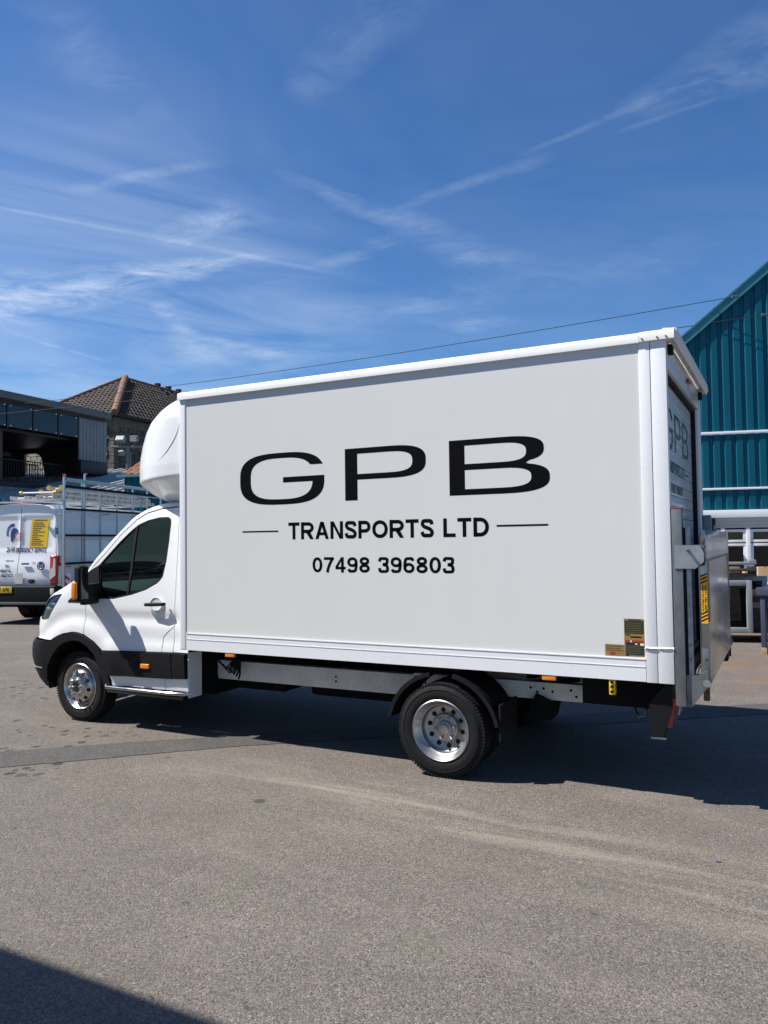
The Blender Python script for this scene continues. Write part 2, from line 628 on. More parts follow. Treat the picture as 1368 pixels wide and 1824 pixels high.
def glyph(ch, t):
    """returns width, stroke centre lines, solid polygons"""
    a = t / 2
    L = []
    Pg = []
    rect = lambda x0, x1, y0, y1: Pg.append([(x0, y0), (x1, y0), (x1, y1), (x0, y1)])
    c = ch.upper()
    w = {'T': .80, 'R': .90, 'A': .94, 'N': .86, 'S': .80, 'P': .80, 'O': 1.0, 'L': .72, 'D': .88, 'G': .95, 'C': .92, 'E': .74, 'M': 1.0, 'V': .9,
         'I': t, 'H': .86, 'Y': .88, 'K': .9, 'B': .84, 'F': .7, 'X': .9, 'U': .86, 'W': 1.25, 'Z': .76, '1': .5, ':': t, ' ': .34, '-': .4}.get(c, .71)
    if c == 'T':
        rect(0, w, 1 - t * .92, 1); rect(w / 2 - a, w / 2 + a, 0, 1 - t * .9)
    elif c == 'L':
        rect(0, t, 0, 1); rect(t * .9, w, 0, t * .92)
    elif c == 'I':
        rect(0, t, 0, 1)
    elif c == 'H':
        rect(0, t, 0, 1); rect(w - t, w, 0, 1); rect(t * .9, w - t * .9, .5 - a * .8, .5 + a * .9)
    elif c in 'EF':
        rect(0, t, 0, 1); rect(t * .9, w, 1 - t * .9, 1); rect(t * .9, w * .92, .5 - a * .7, .5 + a * .9)
        if c == 'E':
            rect(t * .9, w, 0, t * .9)
    elif c == 'N':
        rect(0, t, 0, 1); rect(w - t, w, 0, 1); Pg.append([(t * .2, 1), (t * 1.1, 1), (w - t * .2, 0), (w - t * 1.1, 0)])
    elif c == 'M':
        rect(0, t, 0, 1); rect(w - t, w, 0, 1)
        Pg.append([(t * .3, 1), (t * 1.3, 1), (w / 2 + a, 0), (w / 2 - a, 0)]); Pg.append([(w - t * 1.3, 1), (w - t * .3, 1), (w / 2 + a, 0), (w / 2 - a, 0)])
    elif c == 'A':
        Pg.append([(0, 0), (t * 1.05, 0), (w / 2 + t * .52, 1), (w / 2 - t * .55, 1)])
        Pg.append([(w - t * 1.05, 0), (w, 0), (w / 2 + t * .55, 1), (w / 2 - t * .52, 1)])
        rect(w * .22, w * .78, .22, .22 + t * .82)
    elif c == 'V':
        Pg.append([(0, 1), (t * 1.1, 1), (w / 2 + t * .5, 0), (w / 2 - t * .5, 0)])
        Pg.append([(w - t * 1.1, 1), (w, 1), (w / 2 + t * .5, 0), (w / 2 - t * .5, 0)])
    elif c == 'W':
        for x in (0, w / 2 - t * .3):
            Pg.append([(x, 1), (x + t, 1), (x + w * .28 + a, 0), (x + w * .28 - a, 0)]); Pg.append([(x + w * .5, 1), (x + w * .5 + t * .8, 1), (x + w * .28 + a, 0), (x + w * .28 - a, 0)])
    elif c == 'Y':
        rect(w / 2 - a, w / 2 + a, 0, .48)
        Pg.append([(0, 1), (t * 1.15, 1), (w / 2 + a, .42), (w / 2 - a, .42)]); Pg.append([(w - t * 1.15, 1), (w, 1), (w / 2 + a, .42), (w / 2 - a, .42)])
    elif c == 'X':
        Pg.append([(0, 1), (t * 1.2, 1), (w, 0), (w - t * 1.2, 0)]); Pg.append([(w - t * 1.2, 1), (w, 1), (t * 1.2, 0), (0, 0)])
    elif c == 'K':
        rect(0, t, 0, 1); Pg.append([(t, .35), (t, .6), (w - t * 1.2, 1), (w - .02, 1)]); Pg.append([(t * 1.6, .55), (t * 2.6, .68), (w, 0), (w - t * 1.2, 0)])
    elif c in 'PRB':
        m_ = .42 if c == 'P' else .46
        rect(0, t, 0, 1)
        yc, ry = (1 - a + m_) / 2, (1 - a - m_) / 2
        L.append([(t * .8, 1 - a)] + _oval(w * .55, yc, w * .45 - a, ry, 90, -90, 14) + [(t * .8, m_)])
        if c == 'R':
            Pg.append([(w * .40, m_ - a * .6), (w * .40 + t * 1.2, m_ + a * .3), (w, 0), (w - t * 1.22, 0)])
        if c == 'B':
            L.append([(t * .8, m_)] + _oval(w * .55, (m_ + a) / 2, w * .45 - a + .03, (m_ - a) / 2, 90, -90, 14) + [(t * .8, a)])
    elif c == 'D':
        rect(0, t, 0, 1); L.append([(t * .8, 1 - a)] + _oval(w * .42, .5, w * .58 - a, .5 - a, 90, -90, 20) + [(t * .8, a)])
    elif c == 'U':
        L.append([(a, 1), (a, .4)] + _oval(w / 2, .36, w / 2 - a, .36 - a, 180, 360, 14) + [(w - a, .4), (w - a, 1)])
    elif c in 'O0':
        L.append(_oval(w / 2, .5, w / 2 - a, .5 - a, 0, 360, 36, 2.12))
    elif c in 'CG':
        L.append(_oval(w / 2, .5, w / 2 - a, .5 - a, 38, 322, 30, 2.3))
        if c == 'G':
            rect(w * .52, w, .36, .36 + t * .85); rect(w - t, w, .12, .45)
    elif c == 'S':
        L.append(_spline([(w - a * 1.1, .70), (w * .79, .87), (w * .5, 1 - a), (w * .23, .88), (a * 1.15, .73), (w * .27, .59), (w * .5, .52), (w * .76, .42),
                          (w - a, .27), (w * .78, .12), (w * .5, a), (w * .21, .13), (a * .9, .31)]))
    elif c == '7':
        rect(0, w, 1 - t * .92, 1); L.append(_spline([(w - a, 1 - a), (w * .62, .60), (w * .42, .25), (w * .36, 0)]))
    elif c == '4':
        rect(w * .55, w * .55 + t, 0, 1); rect(0, w, .21, .21 + t * .88); Pg.append([(0, .26), (0, .40), (w * .56, 1), (w * .62, 1), (w * .62, .84), (w * .20, .30)])
    elif c == '1':
        rect(w - t, w, 0, 1); Pg.append([(0, .68), (0, .84), (w - t, 1), (w - t * .5, .86), (w - t, .8)])
    elif c == '2':
        L.append(_spline([(a, .70), (w * .2, .88), (w * .5, 1 - a), (w * .82, .86), (w - a * 1.1, .68), (w * .7, .42), (w * .25, .12), (a, a)])); rect(0, w, 0, t * .9)
    elif c == '8':
        L.append(_oval(w / 2, .745, w * .46 - a, .255 - a * .9, 0, 360, 24)); L.append(_oval(w / 2, .28, w * .5 - a, .28 - a, 0, 360, 28))
    elif c == '3':
        L.append(_spline([(a, .72), (w * .2, .89), (w * .48, 1 - a), (w * .8, .88), (w - a * 1.25, .73), (w * .76, .58), (w * .42, .535)]))
        L.append(_spline([(w * .42, .535), (w * .78, .45), (w - a, .28), (w * .8, .12), (w * .48, a), (w * .18, .12), (a * .95, .31)]))
    elif c in '69':
        q = [(w - a * 1.1, .76), (w * .78, .89), (w * .52, 1 - a), (w * .24, .86), (a * 1.02, .60), (a, .38)]
        o_ = _oval(w / 2, .32, w / 2 - a, .32 - a, 0, 360, 26)
        if c == '9':
            q = [(w - x, 1 - y) for x, y in q]
            o_ = [(w - x, 1 - y) for x, y in o_]
        L.append(_spline(q)); L.append(o_)
    elif c == ':':
        rect(0, t, 0, t); rect(0, t, .5, .5 + t)
    elif c == '-':
        rect(0, w, .4, .4 + t * .8)
    return w, L, Pg


def lettering(s, fn, x0, x1, y0, y1, m, parent, t=.21, gap=.115, name='lettering', joined=False):
    tot = 0
    items = []
    for ch in s:
        w, L, Pg = glyph(ch, t)
        items.append((tot, L, Pg))
        tot += w + gap
    tot -= gap
    kx, ky = (x1 - x0) / tot, (y1 - y0)
    V, F = [], []
    outs = []
    for (ox, L, Pg) in items:
        if not joined:
            V, F = [], []
        P = lambda q: Vector(fn(x0 + (ox + q[0]) * kx, y0 + q[1] * ky)) - OFF
        for line in L:
            n_ = len(line)
            closed = math.hypot(line[0][0] - line[-1][0], line[0][1] - line[-1][1]) < 1e-4
            base = len(V)
            for i, q in enumerate(line):
                a_ = line[i - 1] if i else (line[-2] if closed else line[0])
                b_ = line[i + 1] if i < n_ - 1 else (line[1] if closed else line[-1])
                dx, dy = b_[0] - a_[0], b_[1] - a_[1]
                l_ = math.hypot(dx, dy) or 1
                nx, ny = -dy / l_ * t / 2, dx / l_ * t / 2 * .95
                V += [P((q[0] + nx, q[1] + ny)), P((q[0] - nx, q[1] - ny))]
            for i in range(n_ - 1):
                k_ = base + 2 * i
                F.append((k_, k_ + 1, k_ + 3, k_ + 2))
        for pg in Pg:
            base = len(V)
            V += [P(q) for q in pg]
            F.append(tuple(range(base, base + len(pg))))
        if not joined and V:
            me = bpy.data.meshes.new(name)
            me.from_pydata(V, [], F)
            outs.append(put(name, me, m, parent))
    if joined and V:
        me = bpy.data.meshes.new(name)
        me.from_pydata(V, [], F)
        o = put(name, me, m, parent)
        o['kind'] = 'stuff'
        outs.append(o)
    return outs


def bars(name, fn, rects, m, parent):
    mb = MB()
    for (a, b, c, d) in rects:
        mb.quad(fn(a, c), fn(b, c), fn(b, d), fn(a, d))
    return mb.build(name, m, parent, sm=False)


def copy_tree(o, parent=None):
    c = o.copy()
    COL.objects.link(c)
    c.parent = parent
    for ch in list(o.children):
        copy_tree(ch, c)
    return c


# ------------------------------------------------------------------ ground
def asphalt(name, base, light, dark, spot=True):
    m = bpy.data.materials.new(name)
    m.use_nodes = True
    t = m.node_tree
    b = t.nodes['Principled BSDF']
    tc = N(t, 'ShaderNodeTexCoord')
    o = tc.outputs['Object']

    def noise(sc, det=5.0, rough=.6, mp=None, dist=0.0):
        v = o
        if mp:
            q = N(t, 'ShaderNodeMapping')
            q.inputs['Scale'].default_value = mp[0]
            q.inputs['Rotation'].default_value = (0, 0, mp[1])
            t.links.new(o, q.inputs[0])
            v = q.outputs[0]
        n = N(t, 'ShaderNodeTexNoise', i_Scale=sc, i_Detail=det, i_Roughness=rough, i_Distortion=dist)
        t.links.new(v, n.inputs['Vector'])
        return n.outputs[0]
    vor = N(t, 'ShaderNodeTexVoronoi', i_Scale=150.0, i_Randomness=1.0)
    t.links.new(o, vor.inputs['Vector'])
    vs = N(t, 'ShaderNodeSeparateColor')
    t.links.new(vor.outputs['Color'], vs.inputs[0])
    grain = Ramp(t, vs.outputs[0], [(.0, 0), (.5, .35), (.82, .55), (1.0, 1)])
    col = MixC(t, grain, dark, light)
    fine = noise(230, 3, .7)
    col = MixC(t, Ramp(t, fine, [(.35, .0), (.7, .35)]), col, base)
    # larger unevenness: worn tracks, pale dusty arcs, grime
    big = noise(.55, 4, .62)
    col = MixC(t, Ramp(t, big, [(.3, .35), (.72, 0)]), col, tuple(c * .62 for c in base))
    dusty = noise(.9, 4, .65, ((.42, 1.5, 1), R(-16)), .9)
    col = MixC(t, Mth(t, 'MULTIPLY', Ramp(t, dusty, [(.5, 0), (.75, 1)]), .13), col, tuple(c * 1.5 for c in light))
    blotch = noise(3.2, 4, .7)
    col = MixC(t, Ramp(t, blotch, [(.33, .28), (.55, 0)]), col, tuple(c * .55 for c in base))
    stone_r = Mth(t, 'GREATER_THAN', vs.outputs[1], .992)
    col = MixC(t, Mth(t, 'MULTIPLY', stone_r, .5), col, (.42, .40, .36))
    chip_d = Mth(t, 'GREATER_THAN', vs.outputs[2], .965)
    col = MixC(t, Mth(t, 'MULTIPLY', chip_d, .6), col, (.02, .02, .02))
    rough = None
    if spot:
        sp = N(t, 'ShaderNodeSeparateXYZ')
        t.links.new(o, sp.inputs[0])
        X, Y = sp.outputs[0], sp.outputs[1]

        WOB = noise(14, 2)

        def ell(cx, cy, rx, ry, soft=.35, wob=0.0):
            dx = Mth(t, 'DIVIDE', Mth(t, 'ADD', X, -cx), rx)
            dy = Mth(t, 'DIVIDE', Mth(t, 'ADD', Y, -cy), ry)
            d = Mth(t, 'SQRT', Mth(t, 'ADD', Mth(t, 'MULTIPLY', dx, dx), Mth(t, 'MULTIPLY', dy, dy)))
            if wob:
                d = Mth(t, 'ADD', d, Mth(t, 'MULTIPLY_ADD', WOB, wob, -.5 * wob))
            return Mth(t, 'DIVIDE', Mth(t, 'SUBTRACT', 1.0, d), soft, clamp=True)
        wet = ell(1.532, -.993, .052, .05, .3, .5)
        for (cx, cy, r_) in ((.46, -2.05, .02), (2.1, -2.35, .03), (1.0, -2.0, .015), (.2, -.45, .035), (-.15, -1.05, .03),
                             (3.9, -1.6, .02), (2.9, -2.9, .025), (1.35, -2.3, .018)):
            wet = Mth(t, 'MAXIMUM', wet, Mth(t, 'MULTIPLY', ell(cx, cy, r_, r_ * .8, .4, .6), .75))
        # drips left by a washed vehicle, in front of the cab
        v2 = N(t, 'ShaderNodeTexVoronoi', i_Scale=8.5, i_Randomness=1.0)
        t.links.new(o, v2.inputs['Vector'])
        vs2 = N(t, 'ShaderNodeSeparateColor')
        t.links.new(v2.outputs['Color'], vs2.inputs[0])
        dr = Mth(t, 'LESS_THAN', v2.outputs['Distance'], Mth(t, 'MULTIPLY_ADD', vs2.outputs[0], .52, -.1))
        zone = Mth(t, 'MAXIMUM', ell(-1.5, -.35, 1.15, .75, .4, .9), ell(-.75, -1.1, .75, .35, .4, .9))
        zone = Mth(t, 'MAXIMUM', zone, ell(-2.9, 1.3, 1.6, .8, .4, .9))
        wet = Mth(t, 'MAXIMUM', wet, Mth(t, 'MULTIPLY', dr, zone))
        col = MixC(t, Mth(t, 'MULTIPLY', wet, .72), col, (.022, .021, .021))
        line = Mth(t, 'ADD', Y, Mth(t, 'MULTIPLY_ADD', X, .17, .30))
        near = Mth(t, 'SUBTRACT', 1.0, Mth(t, 'DIVIDE', Mth(t, 'ABSOLUTE', line), .62), clamp=True)
        run = Mth(t, 'MULTIPLY_ADD', X, .8, -.2, clamp=True)
        sand = Ramp(t, noise(1.0, 5, .62, ((.5, 4.6, 1), R(9.5)), .5), [(.46, 0), (.70, 1)])
        col = MixC(t, Mth(t, 'MULTIPLY', Mth(t, 'MULTIPLY', Mth(t, 'MULTIPLY', near, run), sand), .5), col, (.40, .36, .28))
        rust = ell(4.1, 6.2, 2.2, 2.4, .8, .8)
        rn = Ramp(t, noise(2.6, 4, .7), [(.42, 0), (.68, 1)])
        col = MixC(t, Mth(t, 'MULTIPLY', Mth(t, 'MULTIPLY', rust, rn), .6), col, (.24, .115, .055))
        green = Mth(t, 'MULTIPLY', Ramp(t, noise(1.7, 3, .7), [(.6, 0), (.78, 1)]), .22)
        col = MixC(t, green, col, (.075, .085, .05))
        rough = Mth(t, 'MULTIPLY_ADD', wet, -.35, .88)
        t.links.new(rough, b.inputs['Roughness'])
    else:
        b.inputs['Roughness'].default_value = .85
    b.inputs['Specular IOR Level'].default_value = .35
    t.links.new(col, b.inputs['Base Color'])
    h = Mth(t, 'ADD', Mth(t, 'MULTIPLY', vor.outputs['Distance'], -.6), Mth(t, 'MULTIPLY', fine, .7))
    bp = N(t, 'ShaderNodeBump', i_Strength=.75, i_Distance=.006)
    t.links.new(h, bp.inputs['Height'])
    t.links.new(bp.outputs[0], b.inputs['Normal'])
    MATS[name] = m


asphalt('asphalt', (.172, .149, .127), (.308, .269, .232), (.063, .054, .046))
asphalt('asphalt_patch', (.098, .092, .087), (.160, .151, .143), (.05, .047, .044), spot=False)

g = MB()
n = 24
xs = [-400, -120, -50] + [-30 + i * 3 for i in range(21)] + [50, 120, 400]
g.grid([[(x, y, 0) for x in xs] for y in xs])
gr = g.build('ground', 'asphalt', sm=False)
tag(gr, 'grey brown tarmac yard surface with pale dusty arcs', 'ground', kind='structure')

mb = MB()
a_e = [(-3.4, -2.95), (-1.216, -.934), (-.551, -.33), (.188, .285), (1.6, 1.45), (4.2, 3.5), (9, 7.4)]
b_e = [(-2.98, -3.25), (-.798, -1.238), (-.206, -.653), (.48, .04), (1.95, 1.2), (4.5, 3.2), (9.3, 7.05)]
rows = [[], []]
for row, src in ((rows[0], a_e), (rows[1], b_e)):
    for (p, q) in zip(src, src[1:]):
        k = max(2, int(math.hypot(q[0] - p[0], q[1] - p[1]) / .07))
        for i in range(k):
            u = i / k
            row.append((p[0] + (q[0] - p[0]) * u + random.uniform(-.006, .006), p[1] + (q[1] - p[1]) * u + random.uniform(-.008, .008), .004))
m_ = min(len(rows[0]), len(rows[1]))
ra = [rows[0][int(i * (len(rows[0]) - 1) / (m_ - 1))] for i in range(m_)]
rb = [rows[1][int(i * (len(rows[1]) - 1) / (m_ - 1))] for i in range(m_)]
mb.grid([ra, rb], flip=True)
pt = mb.build('road_patch', 'asphalt_patch', sm=False)
tag(pt, 'smoother grey reinstated trench strip running diagonally across the yard', 'road patch', kind='structure')

# loose grit lying on the tarmac
mb = MB()
for k in range(420):
    d_ = 2.2 + 4.5 * random.random() ** 1.5
    a_ = random.uniform(-.55, .55)
    c_ = Vector((CAM.x, CAM.y, 0)) + Vector((math.sin(YAW + a_), math.cos(YAW + a_), 0)) * d_
    r_ = random.choice((.003, .004, .004, .005, .007))
    vs_ = [mb.b.verts.new(c_ + Vector((random.uniform(-1, 1), random.uniform(-1, 1), random.uniform(.1, 1))) * r_) for _ in range(4)]
    for f_ in ((0, 1, 2), (0, 2, 3), (0, 3, 1), (1, 3, 2)):
        mb.b.faces.new([vs_[i] for i in f_])
o = mb.build('grit', 'stone_pale', None, sm=False)
tag(o, 'scattered pale grit lying on the tarmac', 'gravel', kind='stuff')
o = MB().box(-.014, .014, -.005, .005, .0, .004, .001).build('plastic_scrap', 'scrap_blue', None, loc=(4.361, -.733, .001), rot=(0, 0, .2))
tag(o, 'tiny blue plastic scrap lying on the tarmac at right', 'litter')

# ------------------------------------------------------------------ box truck
OFF = Vector((1.1, 1.1, 0))
YC = 1.1
W = 2.2
truck = empty('box_truck', OFF, 0, 'white box truck with GPB lettering, cab to the left and tail lift raised', 'truck')


def lerp_tab(t, z):
    if z <= t[0][0]:
        return t[0][1]
    for (a, b), (c, d) in zip(t, t[1:]):
        if z <= c:
            return b + (d - b) * (z - a) / (c - a)
    return t[-1][1]


def smoothed(tab, k=2, h=.03):
    """resample a table finely and round its corners"""
    z0, z1 = tab[0][0], tab[-1][0]
    n = int((z1 - z0) / .008)
    v = [lerp_tab(tab, z0 + (z1 - z0) * i / n) for i in range(n + 1)]
    for _ in range(k):
        v = [v[0]] + [(v[i - 1] + 2 * v[i] + v[i + 1]) / 4 for i in range(1, n)] + [v[-1]]
    return [(z0 + (z1 - z0) * i / n, v[i]) for i in range(n + 1)]


class Tab:
    def __init__(self, tab, k=6):
        s = smoothed(tab, k)
        self.z0, self.z1 = s[0][0], s[-1][0]
        self.v = [b for _, b in s]

    def __call__(self, z):
        n = len(self.v) - 1
        u = min(max((z - self.z0) / (self.z1 - self.z0), 0), 1) * n
        i = min(int(u), n - 1)
        return self.v[i] + (self.v[i + 1] - self.v[i]) * (u - i)


XF = Tab([(.26, -2.42), (.34, -2.5), (.45, -2.57), (.6, -2.61), (.72, -2.60), (.778, -2.57), (.79, -2.50), (.9, -2.51), (1.0, -2.49),
          (1.1, -2.44), (1.18, -2.37), (1.25, -2.26), (1.31, -2.07), (1.36, -1.93), (1.40, -1.80), (1.44, -1.69), (1.47, -1.62),
          (1.54, -1.555), (1.65, -1.44), (1.79, -1.29), (1.91, -1.15), (2.0, -1.05), (2.06, -.94), (2.11, -.82), (2.15, -.67),
          (2.175, -.44)], 5)
LF = Tab([(.26, .62), (1.1, .62), (1.25, .55), (1.36, .36), (1.44, .24), (1.6, .2), (2.0, .2), (2.175, .2)], 10)
Y0 = Tab([(.26, .2), (.34, .165), (.45, .15), (.6, .135), (.75, .13), (.95, .128), (1.1, .13), (1.22, .138), (1.4, .155),
          (1.6, .18), (1.8, .21), (1.95, .237), (2.03, .258), (2.08, .28), (2.12, .32), (2.15, .38), (2.168, .46), (2.175, .52)], 4)


def sfun(s, z):
    xf, L, y0 = XF(z), LF(z), Y0(z)
    x_s = xf + L
    if s >= x_s:
        return s, y0
    th = min((x_s - s) / 1.1, 1.0) * math.pi / 2
    return x_s - L * math.sin(th) ** .91, y0 + (YC - y0) * (1 - max(math.cos(th), 0) ** .9)


def smin(z):
    return XF(z) + LF(z) - 1.1


def sst(a, b, x):
    u = min(max((x - a) / (b - a), 0), 1)
    return u * u * (3 - 2 * u)


FWX, RWX, WZ = -1.517, 2.437, .345


def body_detail(x, z):
    d = 0.0
    r = math.hypot(x - FWX, z - .36)
    d -= .020 * sst(.70, .55, r) if z > .3 else 0            # arch flare
    d += .010 * math.exp(-((r - .68) / .05) ** 2) * sst(.5, .9, z)
    if x > -1.42:
        k = sst(-1.25, -.85, x) * sst(-.14, -.22, x)
        d += .016 * math.exp(-((z - 1.045) / .045) ** 2) * k    # swage below the handle
        d -= .010 * sst(1.14, 1.09, z) * 0
        d -= .018 * sst(.87, .76, z) * sst(-1.2, -1.0, x)       # kick out above the rub strip
    # shallow ding below the rub strip
    d += .02 * math.exp(-((x + .93) / .10) ** 2 - ((z - .44) / .03) ** 2)
    return d


def cab_panel(name, poly, mt, holes=(), off=0.0, step=.045, rim=.02, both=True, detail=True, parent=None, mirror_only=False):
    vs, tris = fill(poly, holes, step)
    res = []
    for side in ((0, 1) if both else (0,)):
        if mirror_only and side == 0:
            continue
        b = bmesh.new()
        V = []
        for (s, z) in vs:
            x, y = sfun(s, z)
            k = sst(.5, .2, y)
            y += off + (body_detail(x, z) * k if detail else 0)
            if side:
                y = 2 * YC - y
            V.append(b.verts.new((x, y, z)))
        for t in tris:
            try:
                b.faces.new([V[i] for i in t])
            except ValueError:
                pass
        b.normal_update()
        # face outwards
        flip = sum(f.normal.y * f.calc_area() for f in b.faces) * (1 if side == 0 else -1)
        if flip > 0:
            bmesh.ops.reverse_faces(b, faces=b.faces)
        if rim:
            ed = [e for e in b.edges if e.is_boundary]
            r_ = bmesh.ops.extrude_edge_only(b, edges=ed)
            nv = [g_ for g_ in r_['geom'] if isinstance(g_, bmesh.types.BMVert)]
            for v in nv:
                v.co.y += rim if side == 0 else -rim
        m = MB()
        m.b.free()
        m.b = b
        res.append(m.build(name, mt, parent or truck, ang=40))
    return res


def zline(f, z0, z1, n):
    return [(f(z0 + (z1 - z0) * i / n), z0 + (z1 - z0) * i / n) for i in range(n + 1)]


arch_o = [(-1.99, .40), (-1.993, .505), (-1.978, .578), (-1.93, .694), (-1.846, .797), (-1.775, .83), (-1.704, .853), (-1.564, .876),
          (-1.48, .872), (-1.408, .856), (-1.274, .796), (-1.181, .727), (-1.11, .616), (-1.066, .497), (-1.043, .39)]
arch_i = [(-1.112, .358), (-1.145, .451), (-1.189, .571), (-1.258, .689), (-1.351, .759), (-1.447, .798), (-1.525, .805), (-1.605, .794),
          (-1.68, .77), (-1.746, .732), (-1.851, .628), (-1.924, .51), (-1.93, .40)]
head = [(-1.749, 1.254), (-1.93, 1.235), (-2.1, 1.19), (-2.35, 1.08), (-2.35, 1.0), (-2.046, .977), (-1.934, .997), (-1.846, 1.119)]

bumper = zline(smin, .30, .772, 8) + [(-1.89, .772), (-1.938, .69), (-1.986, .578), (-2.0, .505), (-1.998, .40), (-1.9, .335), (-1.95, .30)]
cab_panel('bumper', bumper, 'black_plastic', off=-.012, detail=False)
lowb = [(-2.75, .50), (-2.003, .502), (-2.003, .492), (-2.75, .488)]
cab_panel('bumper_trim', lowb, 'grey_upvc', off=-.018, detail=False, rim=.01)
cab_panel('wheel_arch_trim', arch_o + arch_i, 'black_plastic', off=-.022, rim=.05)
nose = zline(smin, .79, 1.40, 14) + [(-1.66, 1.40), (-1.60, 1.33), (-1.555, 1.268), (-1.668, 1.178), (-1.413, 1.176), (-1.413, .867), (-1.48, .882)] + \
    [(-1.564, .886), (-1.704, .863), (-1.775, .84), (-1.85, .806), (-1.875, .79)]
cab_panel('front_wing', nose, 'white_paint', holes=[head], step=.04)
cab_panel('headlight', head, 'lamp_cover', off=.010, detail=False, rim=.03)
cab_panel('headlight_bowl', head, 'black_gloss', off=.06, detail=False, rim=0)
for sy in (0, 1):
    for (s0, z0, r0) in ((-2.16, 1.07, .032), (-2.02, 1.12, .03)):
        x, y = sfun(s0, z0)
        y = y if sy == 0 else 2 * YC - y
        MB().cyl((x + .028, y + .024 * (1 - 2 * sy), z0), (x + .07, y + .07 * (1 - 2 * sy), z0), r0, 16).build('headlight_lens', 'clear_lens', truck)
sail = [(-1.66, 1.172), (-1.55, 1.264), (-1.50, 1.36), (-1.455, 1.43), (-1.40, 1.478), (-1.30, 1.525), (-1.262, 1.54), (-1.256, 1.45), (-1.205, 1.225),
        (-1.40, 1.172)]
cab_panel('mirror_sail', sail, 'black_plastic', off=-.004, detail=False)
win_in = [(-1.263, 1.545), (-1.18, 1.622), (-1.032, 1.757), (-.902, 1.863), (-.804, 1.929), (-.686, 1.97), (-.55, 1.994), (-.436, 1.995),
          (-.40, 1.975), (-.388, 1.94), (-.386, 1.764), (-.396, 1.582), (-.424, 1.435), (-.455, 1.40), (-.49, 1.372), (-.628, 1.309), (-.805, 1.26),
          (-1.04, 1.216), (-1.215, 1.215)]
door = [(-1.403, 1.165), (-1.403, .868), (-1.38, .856), (-1.268, .805), (-1.174, .738), (-1.16, .725), (-.41, .748), (-.265, .752), (-.262, .985),
        (-.26, 1.302), (-.272, 1.659), (-.297, 1.945), (-.335, 2.082), (-.547, 2.070), (-.71, 2.034), (-.836, 1.970), (-1.027, 1.818),
        (-1.189, 1.656), (-1.385, 1.485)] + win_in
for i, d_ in enumerate(cab_panel('door', door, 'white_paint', step=.035)):
    d_['label'] = 'white cab door on the near side' if i == 0 else 'white cab door on the far side'
    if i == 0:
        near_door = d_
    else:
        far_door = d_
glass_o = win_in
# black rubber frame round the window, then the panes
gl = [(-1.205, 1.237), (-1.04, 1.232), (-.807, 1.276), (-.633, 1.325), (-.503, 1.386), (-.442, 1.444), (-.415, 1.582), (-.405, 1.764),
      (-.41, 1.935), (-.43, 1.972), (-.55, 1.975), (-.686, 1.951), (-.804, 1.91), (-.902, 1.845), (-1.032, 1.739), (-1.18, 1.604), (-1.252, 1.53)]
frame_o = [(-1.263, 1.545)] + win_in[1:-1] + [(-1.208, 1.217)]
cab_panel('window_seal', frame_o, 'black_rubber', holes=[gl], off=.006, detail=False)
cab_panel('window_glass', gl, 'cab_glass', off=.012, rim=0, detail=False)
cab_panel('window_divider', [(-.836, 1.905), (-.812, 1.915), (-.818, 1.69), (-.826, 1.476), (-.849, 1.268), (-.873, 1.262), (-.850, 1.476), (-.842, 1.69)],
          'black_rubber', off=.003, detail=False)
strip = [(-1.150, .716), (-.41, .741), (-.266, .745), (-.264, .52), (-.406, .507), (-1.047, .493), (-1.097, .6)]
cab_panel('rub_strip', strip, 'black_plastic', off=-.030, rim=.03)
cab_panel('rub_strip', [(-.254, .745), (-.105, .746), (-.105, .525), (-.254, .518)], 'black_plastic', off=-.030, rim=.03)
cab_panel('sill', [(-1.05, .488), (-.406, .502), (-.37, .503), (-.372, .402), (-1.032, .398)], 'white_paint', off=-.006)
cab_panel('sill', [(-.362, .503), (-.10, .518), (-.10, .404), (-.366, .402)], 'white_paint', off=-.006)
cab_panel('cab_corner', [(-.255, .755), (-.085, .755), (-.085, 2.10), (-.328, 2.09), (-.289, 1.945), (-.264, 1.659), (-.252, 1.302), (-.254, .985)],
          'white_paint')
# seam of the filler flap on the sill corner of the door
mb = MB()
mb.tube([(x_, Y0(z_) + body_detail(x_, z_) + .001, z_) for x_, z_ in ((-.262, .985), (-.30, .957), (-.34, .927), (-.387, .884), (-.391, .84), (-.394, .79), (-.396, .752))], .003, 6)
mb.build('door_seam', 'dark_hole', near_door)
pil = [(-1.64, 1.42), (-1.56, 1.50), (-1.36, 1.69), (-1.20, 1.84), (-1.06, 1.97), (-1.0, 2.04)]
roofp = [(-.085, 2.104), (-.331, 2.098), (-.547, 2.085), (-.71, 2.049), (-.836, 1.985), (-1.027, 1.832), (-1.189, 1.671), (-1.392, 1.494),
         (-1.47, 1.42)] + pil + [(-1.15, 2.05), (smin(2.05), 2.05)] + zline(smin, 2.05, 2.17, 5) + [(-.085, 2.17)]
cab_panel('roof', roofp, 'white_paint', step=.03, detail=False)
wsc = zline(smin, 1.42, 2.04, 10) + [(-1.17, 2.04), (-1.02, 2.03)] + pil[-2::-1]
cab_panel('windscreen', wsc, 'screen_glass', off=.008, rim=0, detail=False)
cab_panel('scuttle', zline(smin, 1.385, 1.42, 2) + [(-1.66, 1.42), (-1.64, 1.385)], 'black_plastic', off=.01, detail=False)
mb = MB()
ss = [smin(2.168) + (-.085 - smin(2.168)) * i / 40 for i in range(41)]
rows = []
for s in ss:
    x, y = sfun(s, 2.168)
    rows.append([(x, y + (2 * YC - 2 * y) * k / 10, 2.168 + .028 * (1 - (k / 5 - 1) ** 4) * sst(-.95, -.7, x)) for k in range(11)])
mb.grid(rows)
mb.build('roof_skin', 'white_paint', truck)
